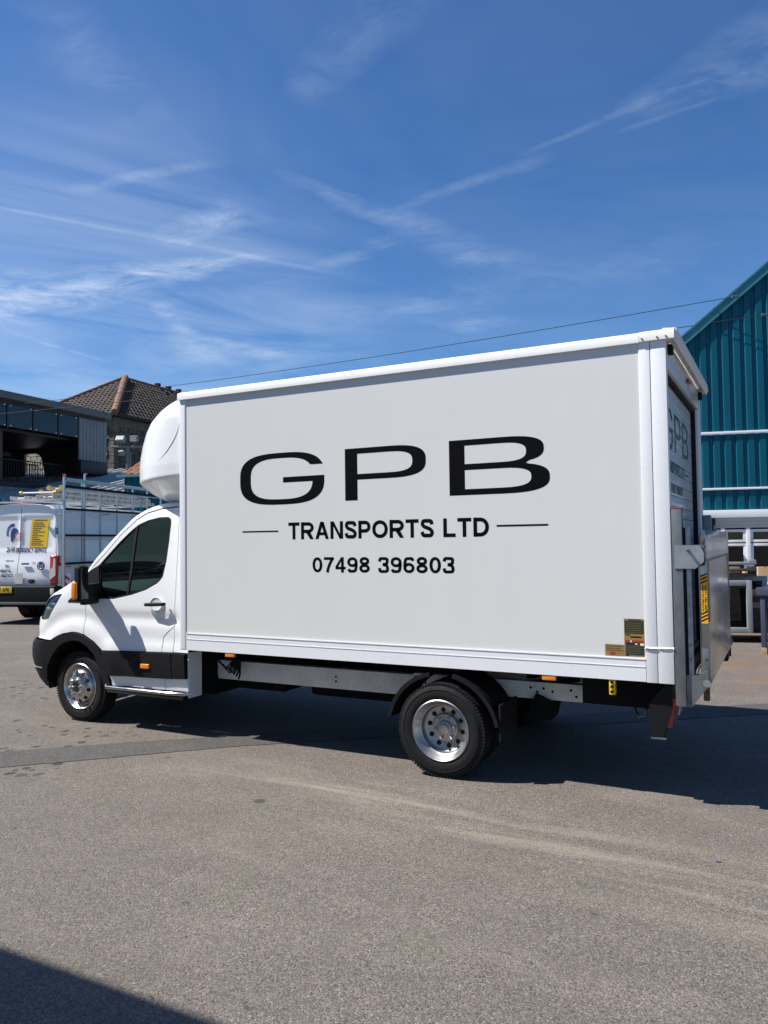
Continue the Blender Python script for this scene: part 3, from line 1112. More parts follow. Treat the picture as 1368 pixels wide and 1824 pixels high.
MB().box(-.10, -.088, .16, 2.04, .79, 2.1).build('cab_back', 'white_paint', truck)
MB().box(-.14, -.112, .30, 1.9, .34, .79).build('cab_back_lower', 'underbody', truck, sm=False)
MB().box(-.106, -.094, .135, .31, .345, .752).build('rear_corner_flange', 'white_paint', truck)
MB().box(-2.2, -.12, .34, 1.86, .45, .60).build('cab_floor', 'underbody', truck)
mb = MB()
mb.box(-1.0, -.12, .2, 2.0, .6, .64)
mb.build('floor_mat', 'dash_plastic', truck)
# interior
for yc in (.56, 1.62):
    seat = MB().box(-.75, -.28, yc - .25, yc + .25, .80, .98, .05, 3).build('seat', 'seat_cloth', truck)
    mb = MB().prism([(-.40, .90), (-.22, .94), (-.12, 1.55), (-.20, 1.58), (-.27, 1.50)], 1, yc - .24, yc + .24, .03)
    mb.build('seat_back', 'seat_cloth', seat)
    MB().box(-.24, -.14, yc - .13, yc + .13, 1.58, 1.80, .03, 3).build('head_rest', 'seat_cloth', seat)
MB().prism([(-1.55, .95), (-1.05, 1.0), (-1.0, 1.15), (-1.1, 1.28), (-1.55, 1.36)], 1, .2, 2.0, .02).build('dashboard', 'dash_plastic', truck)
mb = MB()
Mx = Matrix.Translation((-.88, 1.62, 1.18)) @ Matrix.Rotation(R(62), 4, 'Y')
ring = [Mx @ Vector((.19 * math.cos(a), .19 * math.sin(a), 0)) for a in [2 * math.pi * i / 28 for i in range(28)]]
mb.tube(ring, .015, 8, True)
for a in (0, 2.1, 4.2):
    mb.tube([Mx @ Vector((0, 0, 0)), Mx @ Vector((.19 * math.cos(a), .19 * math.sin(a), 0))], .014, 6)
mb.build('steering_wheel', 'black_plastic', truck)
MB().box(-1.3, -.3, .205, .24, .78, 1.18, .02).build('door_card', 'dash_plastic', near_door)
MB().box(-1.3, -.3, 1.96, 1.995, .78, 1.18, .02).build('door_card', 'dash_plastic', far_door)
# wheel housing behind the front wheel
mb = MB()
pr = [(FWX + .44 * math.cos(a), .36 + .44 * math.sin(a)) for a in [math.pi * (-.05 + 1.1 * i / 20) for i in range(21)]]
mb.grid([[(x, .15, z) for x, z in pr], [(x, .55, z) for x, z in pr]])
mb.grid([[(x, 1.65, z) for x, z in pr], [(x, 2.05, z) for x, z in pr]])
mb.box(FWX - .45, FWX + .45, .55, 1.65, .35, .82)
mb.build('wheel_housing', 'underbody', truck)
# door handle: cup and bar
mb = MB()
mb.tube([(-.585, .108, 1.176), (-.57, .085, 1.179), (-.46, .072, 1.185), (-.36, .085, 1.188), (-.345, .108, 1.189)], [.012, .016, .018, .016, .012], 10)
mb.build('door_handle', 'black_plastic', near_door)
M2 = Matrix.Translation((-.47, .118, 1.185)) @ Matrix.Diagonal((1.0, .28, .85, 1))
mb = MB()
mb.lathe([(0.0, .02), (.05, .01), (.07, 0), (.078, -.006), (.07, -.012)], 28, M=M2)
mb.build('handle_cup', 'white_paint', near_door)
# side marker on the rub strip
MB().box(-.632, -.522, .075, .105, .588, .632, .01, 3).build('side_marker', 'amber', near_door)
# mirror
mir = MB().box(-1.195, -1.11, -.200, -.085, 1.21, 1.545, .032, 4).build('mirror_housing', 'black_plastic', truck)
MB().box(-1.112, -1.106, -.186, -.10, 1.235, 1.525, .004).build('mirror_glass', 'black_gloss', mir)
MB().box(-1.205, -1.140, -.222, -.165, 1.235, 1.395, .018, 3).build('mirror_indicator', 'amber', mir)
MB().prism([(-1.40, .155), (-1.24, -.03), (-1.20, -.12), (-1.14, -.12), (-1.14, -.03), (-1.24, .155)], 2, 1.175, 1.27, .012).build('mirror_arm', 'black_plastic', mir)
MB().prism([(-1.36, .165), (-1.22, .0), (-1.19, -.10), (-1.13, -.10), (-1.14, .0), (-1.23, .165)], 2, 1.275, 1.37, .012).build('mirror_arm', 'black_plastic', mir)
far_m = MB().box(-1.225, -1.095, 2.19, 2.415, 1.215, 1.55, .04, 4).build('mirror_housing', 'black_plastic', truck)
MB().tube([(-1.36, 2.05, 1.21), (-1.28, 2.14, 1.205), (-1.18, 2.22, 1.24)], [.045, .035, .035], 10).build('mirror_arm', 'black_plastic', far_m)
# chrome side step
mb = MB()
mb.tube([(-1.10, .11, .392), (-1.06, .075, .384), (-.28, .068, .386), (-.10, .078, .388), (-.06, .13, .392)], .017, 10)
st = mb.build('side_step', 'chrome', truck)
MB().box(-1.05, -.10, .066, .20, .338, .372, .008).build('step_plate', 'black_gloss', st)
# wiper cowl light on the roof
MB().box(-.62, -.54, .50, .60, 2.17, 2.205, .015, 3).build('roof_clearance_light', 'white_paint', truck)

# ------------------------------------------------------------------ wheels
def wheel_meshes():
    R0, Rr = .345, .222
    tyre = MB()
    prof = [(Rr - .006, .03), (Rr + .002, .008), (Rr + .02, .0), (Rr + .05, -.004), (R0 - .045, .0), (R0 - .018, .012), (R0 - .004, .028)]
    for y in (.05, .075, .1, .125, .15):
        prof += [(R0, y - .008), (R0 - .008, y - .006), (R0 - .008, y - .001), (R0, y + .001)]
    prof += [(R0 - .004, .177), (R0 - .02, .193), (R0 - .05, .205), (Rr + .03, .203), (Rr, .19), (Rr - .006, .17)]
    tyre.lathe(prof, 72)
    # shoulder blocks
    for k in range(84):
        a = 2 * math.pi * k / 84
        M = Matrix.Rotation(a, 4, 'Y')
        tyre.box(R0 - .022, R0 - .0008, .010, .04, -.0085, .0085, M=M)
    # raised sidewall rings
    tyre.lathe([(R0 - .052, .001), (R0 - .05, -.004), (R0 - .045, -.004), (R0 - .043, .001)], 72)
    tyre = tyre.mesh('tyre', off=Vector((0, 0, 0)))
    # convex front rim, disc standing out
    rf = MB()
    rf.lathe([(.224, .014), (.226, .002), (.219, -.004), (.212, .002), (.207, .018), (.196, .026), (.19, .045), (.178, .05), (.17, .03), (.160, .006),
              (.145, -.012), (.120, -.022), (.095, -.026), (.088, -.040), (.085, -.044), (.055, -.044), (.05, -.03)], 64)
    rf = rf.mesh('rim_front', off=Vector((0, 0, 0)), ang=50)
    rr = MB()
    rr.lathe([(.224, .014), (.226, .002), (.219, -.004), (.212, .004), (.205, .022), (.196, .03), (.190, .055), (.178, .062), (.172, .10), (.165, .108), (.150, .112),
              (.112, .120), (.104, .112), (.100, .098), (.05, .094), (0, .094)], 64)
    rr = rr.mesh('rim_rear', off=Vector((0, 0, 0)), ang=50)
    return tyre, rf, rr


for mt_, c_ in (('chrome', 0),):
    pass
TY, RF, RR = wheel_meshes()
hole = MB().cyl((0, -.001, 0), (0, .02, 0), .0185, 14).mesh('vent_hole', off=Vector((0, 0, 0)))
nutm = MB()
nutm.cyl((0, .02, 0), (0, -.022, 0), .013, 6)
nutm.cyl((0, -.022, 0), (0, -.03, 0), .011, 8, .005)
nutm = nutm.mesh('lug_nut', off=Vector((0, 0, 0)), sm=False)
hubf = MB().lathe([(0, -.046), (.045, -.046), (.052, -.044), (.054, -.02)], 24).mesh('hub', off=Vector((0, 0, 0)))
hubr = MB()
hubr.lathe([(0, .066), (.03, .066), (.034, .07), (.036, .078), (.05, .079), (.055, .083), (.058, .095)], 24)
hubr = hubr.mesh('hub', off=Vector((0, 0, 0)))


def add_wheel(x, y, face, kind):
    """face -1: outside towards -y"""
    w = put('wheel', TY, 'tyre_rubber', truck, loc=Vector((x, y, WZ)) - OFF, rot=(0, R(9), 0 if face < 0 else math.pi))
    if kind == 'inner':
        put('rim', RR, 'steel_rim', w)
        return w
    front = kind == 'front'
    put('rim', RF if front else RR, 'chrome' if front else 'steel_rim', w)
    nh = 10
    for k in range(nh):
        a = 2 * math.pi * k / nh
        if front:
            rr_, y_, tl = .143, -.0135, .62
        else:
            rr_, y_, tl = .132, .1145, -.2
        put('vent_hole', hole, 'dark_hole', w, loc=(rr_ * math.cos(a), y_, rr_ * math.sin(a))).rotation_euler = (
            Matrix.Rotation(-a, 4, 'Y') @ Matrix.Rotation(tl, 4, 'Z')).to_euler()
    for k in range(6):
        a = 2 * math.pi * (k + .3) / 6
        rr_, y_ = (.072, -.044) if front else (.079, .094)
        put('lug_nut', nutm, 'chrome' if front else 'steel_rim', w, loc=(rr_ * math.cos(a), y_, rr_ * math.sin(a)))
    put('hub', hubf if front else hubr, 'hub_black' if front else 'steel_rim', w)
    return w


add_wheel(FWX, .155, -1, 'front')
add_wheel(FWX, W - .155, 1, 'front')
add_wheel(RWX, -.02, -1, 'rear')
add_wheel(RWX, .235, -1, 'inner')
add_wheel(RWX, W + .02, 1, 'rear')
add_wheel(RWX, W - .235, 1, 'inner')

# ------------------------------------------------------------------ box body
XB0, XB1 = -.075, 4.07
ZB, ZP0, ZP1, ZT = .803, .953, 3.024, 3.100
def box_side(y, sgn, near):
    f = lambda a, b: (min(y + sgn * a, y + sgn * b), max(y + sgn * a, y + sgn * b))
    ya, yb = f(.006, .035)
    # side panel: gently bowed sheet
    mb = MB()
    rows = []
    for i in range(31):
        x = -.002 + 3.902 * i / 30
        rows.append([(x, y + sgn * .006, ZP0 - .002 + (ZP1 - ZP0 + .012) * j / 16) for j in range(17)])
    mb.grid(rows, flip=(sgn < 0))
    sp = mb.build('side_panel', 'white_grp', truck)
    ya, yb = f(0, .05)
    r1 = MB().prism([(ya if sgn > 0 else yb, ZB), (y, ZP0 - .006), (y + sgn * .008, ZP0), (y + sgn * .05, ZP0), (y + sgn * .05, ZB)] if 1 else None, 0, .002, 3.895)
    br = r1.build('bottom_rail', 'white_rail', truck, sm=False)
    MB().box(.002, 3.895, *f(-.003, .004), .897, .901).build('rail_rib', 'white_rail', br, sm=False)
    MB().box(.002, 3.895, *f(-.004, .004), ZP0 - .008, ZP0 - .001).build('rail_lip', 'white_rail', br, sm=False)
    MB().box(XB0, -.001, *f(-.002, .06), ZB - .003, ZP1 + .004, .012, 3).build('front_post', 'white_rail', truck)
    MB().box(3.898, 3.968, *f(-.002, .06), ZB - .004, ZP1 + .006, .004).build('rear_post', 'white_rail', truck)
    MB().box(3.972, XB1, *f(-.003, .055), ZB - .005, ZP1 + .004, .006).build('rear_post', 'white_rail', truck)
    # rounded cant rail
    pr = [(y + sgn * .004, ZP1 - .0), (y - sgn * .020, ZP1 + .002), (y - sgn * .020, ZP1 + .042), (y - sgn * .012, ZP1 + .062), (y + sgn * .012, ZT - .004),
          (y + sgn * .045, ZT + .003), (y + sgn * .11, ZT + .003), (y + sgn * .11, ZP1)]
    MB().prism(pr, 0, XB0 - .004, 3.905, 0).build('roof_rail', 'white_rail', truck, ang=60)
    pr2 = [(a - sgn * .004 if abs(a - y) < .05 else a, b + .003) for a, b in pr]
    cap = MB().prism(pr2, 0, 3.908, 4.125, 0).build('roof_rail_cap', 'white_rail_worn', truck, ang=60)
    if near:
        for x in (3.925, 4.02, 4.075):
            MB().cyl((x, y - .024, ZP1 + .022), (x, y - .030, ZP1 + .022), .006, 8).build('rivet', 'galvanised', cap)
    return sp


side = box_side(0.0, 1, True)
box_side(W, -1, False)
mb = MB()
mb.grid([[(x, y, ZT + .002 + .012 * math.sin(math.pi * y / W)) for y in [.1 + (W - .2) * j / 12 for j in range(13)]] for x in [XB0, 1, 2, 3, 3.99]], flip=True)
mb.build('roof_sheet', 'white_grp', truck)
MB().box(XB0 + .002, XB0 + .03, .06, W - .06, ZB, ZT - .004).build('front_panel', 'white_grp', truck, sm=False)
MB().box(XB0 - .004, XB0 + .06, .0, W, ZT - .085, ZT - .001, .02, 3).build('front_cap', 'white_rail', truck)
MB().box(.0, 3.96, .03, W - .03, ZB + .002, ZB + .08).build('floor', 'underbody', truck, sm=False)
# kinked crease in the rear corner post
for (x0, x1, dz) in ((3.895, 3.972, 0), (3.974, XB1 + .002, .004)):
    mb = MB()
    mb.prism([(.0, 1.034 + dz), (-.010, 1.018 + dz), (-.006, 1.016 + dz), (.0, .985 + dz)], 0, x0, x1)
    mb.build('post_dent', 'white_rail', truck, sm=False)
mb = MB()
mb.tube([(3.90, -.0095, 1.021), (3.94, -.0102, 1.0175), (3.968, -.0095, 1.02)], .0035, 5)
mb.tube([(3.985, -.0095, 1.022), (4.03, -.0100, 1.022), (4.066, -.009, 1.026)], .002, 5)
mb.build('post_scuff', 'rusty', truck)
# rear frame, header, shutter
XR = XB1
MB().box(XR - .14, XR - .002, .056, .084, ZB, 2.86, .006).build('rear_frame', 'white_rail', truck)
MB().box(XR - .14, XR - .002, W - .21, W - .056, ZB, 2.86, .008).build('rear_frame', 'white_rail', truck)
hd = MB().box(XR - .14, XR - .004, .056, W - .056, 2.862, ZP1 + .03, .006).build('rear_header', 'white_paint', truck)
MB().prism([(XR - .02, ZT + .012), (XR + .065, ZT + .004), (XR + .075, ZT - .055), (XR + .055, ZT - .085), (XR + .045, ZT - .08), (XR + .055, ZT - .05), (XR - .02, ZT - .035)],
           1, .02, W - .02, 0).build('rear_gutter', 'white_rail_worn', truck, ang=60)
for yy in (.10, W - .15):
    MB().box(XR - .004, XR + .03, yy, yy + .07, 2.955, 3.02, .01, 3).build('marker_lamp', 'black_plastic', hd)
MB().box(XR - .004, XR + .022, 1.16, 1.34, 2.945, 2.985, .01, 3).build('brake_lamp', 'red_lens', hd)
MB().box(XR - .06, XR - .034, .0845, .094, ZB, 2.858).build('shutter_seal', 'black_rubber', truck, sm=False)
MB().box(XR - .07, XR - .025, W - .262, W - .2105, ZB, 2.858).build('shutter_seal', 'black_rubber', truck, sm=False)
MB().box(XR - .06, XR - .028, .0945, W - .2625, 2.825, 2.8605).build('shutter_seal', 'black_rubber', truck, sm=False)
shut = MB().box(XR - .085, XR - .077, .09, W - .22, ZB + .01, 2.85).build('roller_shutter', 'underbody', truck, sm=False)
z = ZB + .02
while z < 2.82:
    MB().box(XR - .0765, XR - .058, .0945, W - .265, z, z + .078, .004).build('slat', 'white_shutter', shut)
    z += .0815
MB().box(XR - .057, XR - .03, .2, 1.85, ZB + .02, ZB + .06, .01).build('shutter_handle', 'galvanised', shut)


# lettering
def letter_shapes():
    def arc(cx, cz, rx, rz, a0, a1, n=16, e=2.6):
        out = []
        for i in range(n + 1):
            a = R(a0 + (a1 - a0) * i / n)
            c, s = math.cos(a), math.sin(a)
            out.append((cx + rx * math.copysign(abs(c) ** (2 / e), c), cz + rz * math.copysign(abs(s) ** (2 / e), s)))
        return out
    cx, cz, rx, rz = 1.024, 2.270, .423, .215
    o = arc(cx, cz, rx, rz, 18, 355, 60, 3.0)
    o = [(x, z_) for x, z_ in o if not (x > cx and 2.2805 < z_ < 2.372 and x > cx + .3)]
    i_ = arc(cx, cz, rx - .112, rz - .044, 355, 18, 60, 3.0)
    i_ = [(x, z_) for x, z_ in i_ if not (x > cx and 2.236 < z_ < 2.372 and x > cx + .2)]
    # outer: start at the upper right terminal, round to the lower right, then the bar
    G = [(cx + rx - .012, 2.372)] + o + [(cx + rx - .001, 2.2805), (1.044, 2.2805), (1.044, 2.236), (cx + rx - .113, 2.236)] + i_ + [(cx + rx - .128, 2.372)]
    P = [(1.64, 2.064), (1.752, 2.064), (1.752, 2.226), (2.02, 2.226)] + arc(2.02, 2.35, .324, .124, -90, 90, 20, 2.9)[1:-1] + [(2.02, 2.474), (1.64, 2.474)]
    Ph = [(1.752, 2.270), (2.02, 2.270)] + arc(2.02, 2.35, .212, .080, -90, 90, 16, 2.9)[1:-1] + [(2.02, 2.430), (1.752, 2.430)]
    Bo = [(2.533, 2.069), (2.93, 2.069)] + arc(2.93, 2.176, .357, .107, -90, 62, 16, 2.8)[1:] + [(3.115, 2.281)] + \
        arc(2.93, 2.380, .318, .095, -55, 90, 16, 2.8)[:-1] + [(2.93, 2.475), (2.533, 2.475)]
    B1 = [(2.655, 2.112), (2.93, 2.112)] + arc(2.93, 2.182, .225, .070, -90, 90, 14, 2.8)[1:-1] + [(2.93, 2.252), (2.655, 2.252)]
    B2 = [(2.655, 2.296), (2.93, 2.296)] + arc(2.93, 2.364, .19, .068, -90, 90, 14, 2.8)[1:-1] + [(2.93, 2.432), (2.655, 2.432)]
    return (('letter_G', G, ()), ('letter_P', P, (Ph,)), ('letter_B', Bo, (B1, B2)))


on_side = lambda u, v: (u, .0050, v)
for nm, o_, h_ in letter_shapes():
    flat_shape('lettering', o_, h_, on_side, 'vinyl_black', side)
lettering('TRANSPORTS LTD', on_side, 1.094, 2.834, 1.764, 1.903, 'vinyl_black', side)
lettering('07498 396803', on_side, 1.326, 2.562, 1.496, 1.618, 'vinyl_black', side, t=.19)
bars('lettering_rule', on_side, [(.621, .993, 1.828, 1.840)], 'vinyl_black', side)
bars('lettering_rule', on_side, [(2.892, 3.267, 1.833, 1.846)], 'vinyl_black', side)
on_rear = lambda u, v: (XR - .0565, u, v)
kx = 1.42 / 2.69
for nm, o_, h_ in letter_shapes():
    tr_ = lambda l: [(.26 + (a - .6) * kx, 2.37 + (b - 2.06) * .70) for a, b in l]
    flat_shape('lettering', tr_(o_), [tr_(q) for q in h_], on_rear, 'vinyl_grey', shut)
lettering('TRANSPORTS LTD', on_rear, .32, 1.36, 2.205, 2.29, 'vinyl_grey', shut)
lettering('07498 396803', on_rear, .46, 1.22, 2.06, 2.13, 'vinyl_grey', shut)
bars('lettering_rule', on_rear, [(1.45, 1.66, 2.24, 2.25)], 'vinyl_black', shut)

# notices on the rear of the side panel
sk = lambda u, v: (u, .0050, v)
sk2 = lambda u, v: (u, .0040, v)
st1 = bars('notice', sk, [(3.762, 3.889, .962, 1.208)], 'sticker_ochre', side)
bars('notice_block', sk2, [(3.766, 3.885, 1.112, 1.196)], 'sticker_green', st1)
bars('notice_block', sk2, [(3.770, 3.885, .972, 1.052)], 'sticker_green', st1)
bars('notice_band', sk2, [(3.768, 3.885, 1.054, 1.068)], 'sticker_red', st1)
bars('notice_line', sk2, [(3.79, 3.87, 1.200, 1.205), (3.80, 3.87, 1.086, 1.094), (3.77, 3.80, 1.100, 1.106), (3.77, 3.79, .964, .969)], 'vinyl_black', st1)
bars('notice_line', lambda u, v: (u, .0030, v), [(3.775, 3.875, 1.12 + .012 * i, 1.122 + .012 * i) for i in range(6)] +
     [(3.775, 3.86 + .02 * (i % 2), .982 + .012 * i, .984 + .012 * i) for i in range(5)], 'sticker_ochre', st1)
bars('notice_scrape', lambda u, v: (u, .0030, v), [(3.83, 3.845, 1.04, 1.048), (3.862, 3.886, 1.035, 1.05), (3.80, 3.81, 1.055, 1.066)], 'white_rail', st1)
st2 = bars('notice', sk, [(3.636, 3.760, .960, 1.036)], 'sticker_ochre', side)
bars('notice_line', sk2, [(3.645, 3.75, 1.022, 1.026), (3.645, 3.74, 1.008, 1.011), (3.645, 3.75, .996, .999)], 'dark_timber', st2)
bars('notice_mark', sk2, [(3.668, 3.70, .966, .986)], 'sticker_red', st2)

# amber side markers along the chassis and control box
for x in (.427, 3.20):
    MB().box(x, x + .098, .004, .03, .766, .799, .006).build('side_marker', 'amber', truck)
cb = MB().box(3.655, 3.695, .006, .05, .70, .80, .004).build('lift_control', 'poster_yellow', truck)
for z in (.785, .755, .722):
    MB().cyl((3.675, .008, z), (3.675, -.004, z), .010, 12).build('button', 'black_plastic', cb)

# ------------------------------------------------------------------ air deflector
FX = Tab([(2.12, -.62), (2.14, -.78), (2.17, -.89), (2.22, -.985), (2.27, -1.04), (2.305, -1.07), (2.32, -1.078), (2.45, -1.078), (2.56, -1.065), (2.68, -1.03), (2.80, -.97),
          (2.90, -.88), (2.98, -.76), (3.04, -.62), (3.08, -.47), (3.105, -.28)], 2)
FY = Tab([(2.12, .42), (2.14, .33), (2.17, .26), (2.22, .18), (2.27, .105), (2.305, .052), (2.32, .045), (2.45, .040), (2.9, .05), (3.0, .075), (3.06, .11), (3.09, .16), (3.105, .24)], 1)
mb = MB()
rows = []
nz = 70
for i in range(nz + 1):
    u = i / nz
    z = 2.12 + (3.105 - 2.12) * u
    row = []
    xf, y0 = FX(z), FY(z)
    for j in range(61):
        v = j / 30 - 1                  # -1 near side edge, 0 nose, 1 far side edge
        th = (1 - abs(v)) * math.pi / 2
        x = -.076 + (xf + .076) * math.sin(th) ** .82
        y = YC - (YC - y0) * math.cos(th) ** .72 * (1 if v < 0 else -1)
        lift = .05 * (1 - sst(2.28, 2.6, z)) * (1 - math.sin(th)) * sst(2.12, 2.25, z)
        dent = 0
        row.append((x, y, z + lift))
    rows.append(row)
mb.grid(rows)
mb.grid([[p for p in rows[-1]], [(-.076, p[1], p[2] - .01) for p in rows[-1]]])
fair = mb.build('air_deflector', 'white_paint', truck, ang=32)


def fair_on(x, z):
    """point on the near flank of the deflector, from its side view"""
    xf, y0 = FX(z), FY(z)
    sn = min(max((x + .076) / (xf + .076), 0), 1) ** (1 / .82)
    return V_((x, YC - (YC - y0) * math.sqrt(1 - sn * sn) ** .72, z))


V_ = Vector
cl_ = _spline([(-.10, 2.90), (-.114, 2.849), (-.150, 2.747), (-.212, 2.654), (-.295, 2.569), (-.40, 2.499), (-.51, 2.463)], 6)
nn = len(cl_)
MB().tube([fair_on(*q) + V_((0, .0035, 0)) for q in cl_], [.009 * max(.15, math.sin(math.pi * min(1, .08 + i / (nn - 1) * .95))) for i in range(nn)], 10).build('deflector_crease', 'white_paint', fair)

# ------------------------------------------------------------------ chassis, mudguards, tail lift
MB().box(-.3, 2.02, .56, .64, .455, .63, .006).build('chassis_rail', 'chassis_white', truck)
MB().box(1.95, 3.36, .56, .64, .515, .645, .006).build('chassis_rail', 'chassis_white', truck)
MB().box(-.3, 3.9, W - .64, W - .56, .46, .64, .006).build('chassis_rail', 'chassis_white', truck)
for x in (.25, .9, 1.55, 2.1, 2.9, 3.5):
    MB().box(x, x + .07, .62, W - .10, .66, .80).build('cross_bearer', 'underbody', truck, sm=False)
mb = MB()
for (x, z) in [(1.2, .56), (1.2, .52), (2.95, .60), (3.0, .57), (3.05, .60), (3.12, .58), (3.26, .60), (3.3, .555), (2.0, .6), (2.06, .57)]:
    mb.cyl((x, .557, z), (x, .56, z), .010, 10)
mb.build('rail_hole', 'dark_hole', truck)
mb = MB()
mb.box(-.1, .55, .72, 1.6, .34, .62, .04)
mb.box(.8, 1.9, .75, 1.5, .33, .60, .06)
mb.cyl((0, 1.1, .45), (2.4, 1.1, .36), .05, 12)
mb.box(-1.3, -.1, .5, 1.7, .30, .5, .05)
mb.build('fuel_tank', 'underbody', truck)
mb = MB()
mb.cyl((RWX, .3, WZ), (RWX, W - .3, WZ), .07, 14)
mb.lathe([(0, -.16), (.12, -.13), (.17, 0), (.12, .13), (0, .16)], 20, M=Matrix.Translation((RWX, 1.1, WZ)))
mb.build('rear_axle', 'underbody', truck)
for y in (.70, W - .70):
    MB().prism([(1.75, .52), (2.43, .40), (3.1, .54), (3.1, .50), (2.43, .36), (1.75, .48)], 1, y - .03, y + .03).build('leaf_spring', 'underbody', truck)
mb = MB()
for k in range(9):
    a = random.uniform(.0, .2)
    mb.tube([(.02 + .03 * k, .40, .66 - .02 * k), (.10 + .02 * k, .42, .58 - .02 * (k % 3)), (.16 + .01 * k, .45, .66)], .009, 6)
mb.build('hose', 'black_rubber', truck)
MB().tube([(3.80, .10, .62), (3.83, .08, .55), (3.87, .07, .56), (3.88, .09, .62)], .008, 6).build('cable_loop', 'black_rubber', truck)
mb = MB().box(3.42, 3.95, .25, W - .25, .58, .80)
mb.build('lift_subframe', 'underbody', truck, sm=False)
MB().prism([(3.0, .56), (3.15, .50), (3.12, .38), (2.9, .34)], 1, .5, .7).build('shock_mount', 'underbody', truck)
for y0, s in ((.0, 1), (W, -1)):
    pr = [(RWX + .455 * math.cos(a), .315 + .455 * math.sin(a)) for a in [R(12 + 156 * i / 26) for i in range(27)]]
    pi = [(RWX + .425 * math.cos(a), .315 + .425 * math.sin(a)) for a in [R(168 - 156 * i / 26) for i in range(27)]]
    ya, yb = sorted((y0 - s * .0, y0 + s * .40))
    mb = MB()
    # ends visible either side of the tyre; the crown tucks under the floor
    for part in (pr[:12] + pi[-12:], pr[-12:] + pi[:12]):
        mb.prism(part, 1, ya, yb)
    mb.build('mudguard', 'black_plastic', truck, ang=50)
    ya, yb = sorted((y0 + s * .02, y0 + s * .40))
    MB().box(RWX + .44, RWX + .452, ya, yb, .30, .56).build('mud_flap', 'black_rubber', truck, sm=False)
# tail lift columns and carriage
for y0, s in ((.0, 1), (W, -1)):
    ya, yb = sorted((y0 + s * .0, y0 + s * .085))
    col = MB().box(XR + .004, XR + .068, ya, yb, .662, 1.925, .005).build('lift_column', 'galvanised', truck)
    MB().box(XR + .002, XR + .070, ya - .001, yb + .001, 1.9255, 1.932).build('column_cap', 'red_lens', col, sm=False)
    ya, yb = sorted((y0 + s * .03, y0 + s * .08))
    MB().box(XR + .07, XR + .085, ya, yb, .85, 1.80).build('column_slot', 'dark_hole', col, sm=False)
    mb = MB().prism([(XR + .086, .80), (XR + .115, .80), (XR + .115, 1.78), (XR + .098, 1.84), (XR + .086, 1.84)], 1, ya, yb)
    run = mb.build('lift_runner', 'galvanised_light', col)
    for z in (1.05, .96, .87):
        MB().cyl((XR + .10, min(ya, yb) - .0, z), (XR + .10, min(ya, yb) - .008, z), .010, 8).build('bolt', 'galvanised', run)
    ya, yb = sorted((y0 - s * .008, y0 - s * .001))
    mb = MB().prism([(XR + .02, 1.54), (XR + .145, 1.54), (XR + .195, 1.585), (XR + .195, 1.64), (XR + .172, 1.69), (XR + .02, 1.69)], 1, ya, yb)
    br = mb.build('latch_plate', 'galvanised_light', col, sm=False)
    MB().cyl((XR + .10, y0, 1.66), (XR + .105, y0 - s * .045, 1.655), .010, 10).build('latch_pin', 'galvanised', br)
    MB().box(XR + .02, XR + .195, *sorted((y0, y0 + s * .02)), 1.672, 1.688).build('latch_flange', 'galvanised', br, sm=False)
    MB().prism([(XR + .07, .66), (XR + .10, .66), (XR + .20, .80), (XR + .20, .9), (XR + .14, .86), (XR + .07, .86)], 1, *sorted((y0 + s * .02, y0 + s * .09)))\
        .build('lift_carriage', 'galvanised', truck, sm=False)
    lk = MB().prism([(XR + .13, .845), (XR + .16, .862), (XR + .20, .858), (XR + .215, .84), (XR + .212, .80), (XR + .19, .775), (XR + .15, .80)], 1, *sorted((y0 + s * .03, y0 + s * .045)))\
        .build('hinge_link', 'galvanised', truck, sm=False)
    MB().cyl((XR + .19, y0 + s * .05, .815), (XR + .19, y0 + s * .018, .815), .024, 14).build('hinge_pin', 'galvanised_light', lk)
    MB().box(XR + .165, XR + .20, *sorted((y0 + s * .05, y0 + s * .10)), .70, .80).build('hinge_foot', 'rusty', lk, sm=False)
# platform, folded up
PX0, PX1 = XR + .155, XR + .21
plat = MB().prism([(PX0, .80), (PX1, .80), (PX1, 1.60), (PX1 - .004, 1.735), (PX0 + .045, 1.785), (PX0 + .03, 1.785), (PX0, 1.60)], 1, .05, W - .22, .004)\
    .build('lift_platform', 'platform_alu', truck)
MB().box(PX1 - .004, PX1 + .004, .06, W - .23, 1.585, 1.600).build('platform_seam', 'galvanised', plat, sm=False)
for yy in (.06, W - .31):
    MB().box(PX1 + .0005, PX1 + .003, yy, yy + .07, 1.20, 1.585).build('reflective_tape', 'sticker_ochre', plat, sm=False)
MB().box(PX0 + .01, PX0 + .05, .0465, .05, 1.19, 1.50).build('hazard_sticker', 'sticker_yellow', plat, sm=False)
hz = plat.children[-1]
on_h = lambda u, v: (PX0 + .0 + u, .0455, v)
mb = MB()
for k in range(3):
    for z0 in (1.20 + .022 * k, 1.44 + .022 * k):
        mb.quad(on_h(.01, z0), on_h(.01, z0 + .009), on_h(.05, z0 + .029), on_h(.05, z0 + .020))
for k in range(12):
    z0 = 1.26 + .0155 * k
    for (a, b) in ((.010, .014), (.046, .050)):
        mb.quad(on_h(a, z0), on_h(a, z0 + .006), on_h(b, z0 + .009), on_h(b, z0 + .003))
mb.build('hazard_stripes', 'vinyl_black', hz, sm=False)
lettering('KEEP FEET CLEAR', lambda u, v: on_h(v, u), 1.27, 1.43, .043, .034, 'vinyl_black', hz, name='hazard_text', joined=True)
lettering('PLATFORM CAN CRUSH', lambda u, v: on_h(v, u), 1.27, 1.43, .028, .019, 'vinyl_black', hz, name='hazard_text', joined=True)
for z in (.97, .915):
    MB().cyl((PX0 + .03, .052, z), (PX0 + .03, .036, z), .010, 10).build('bolt', 'galvanised', plat)
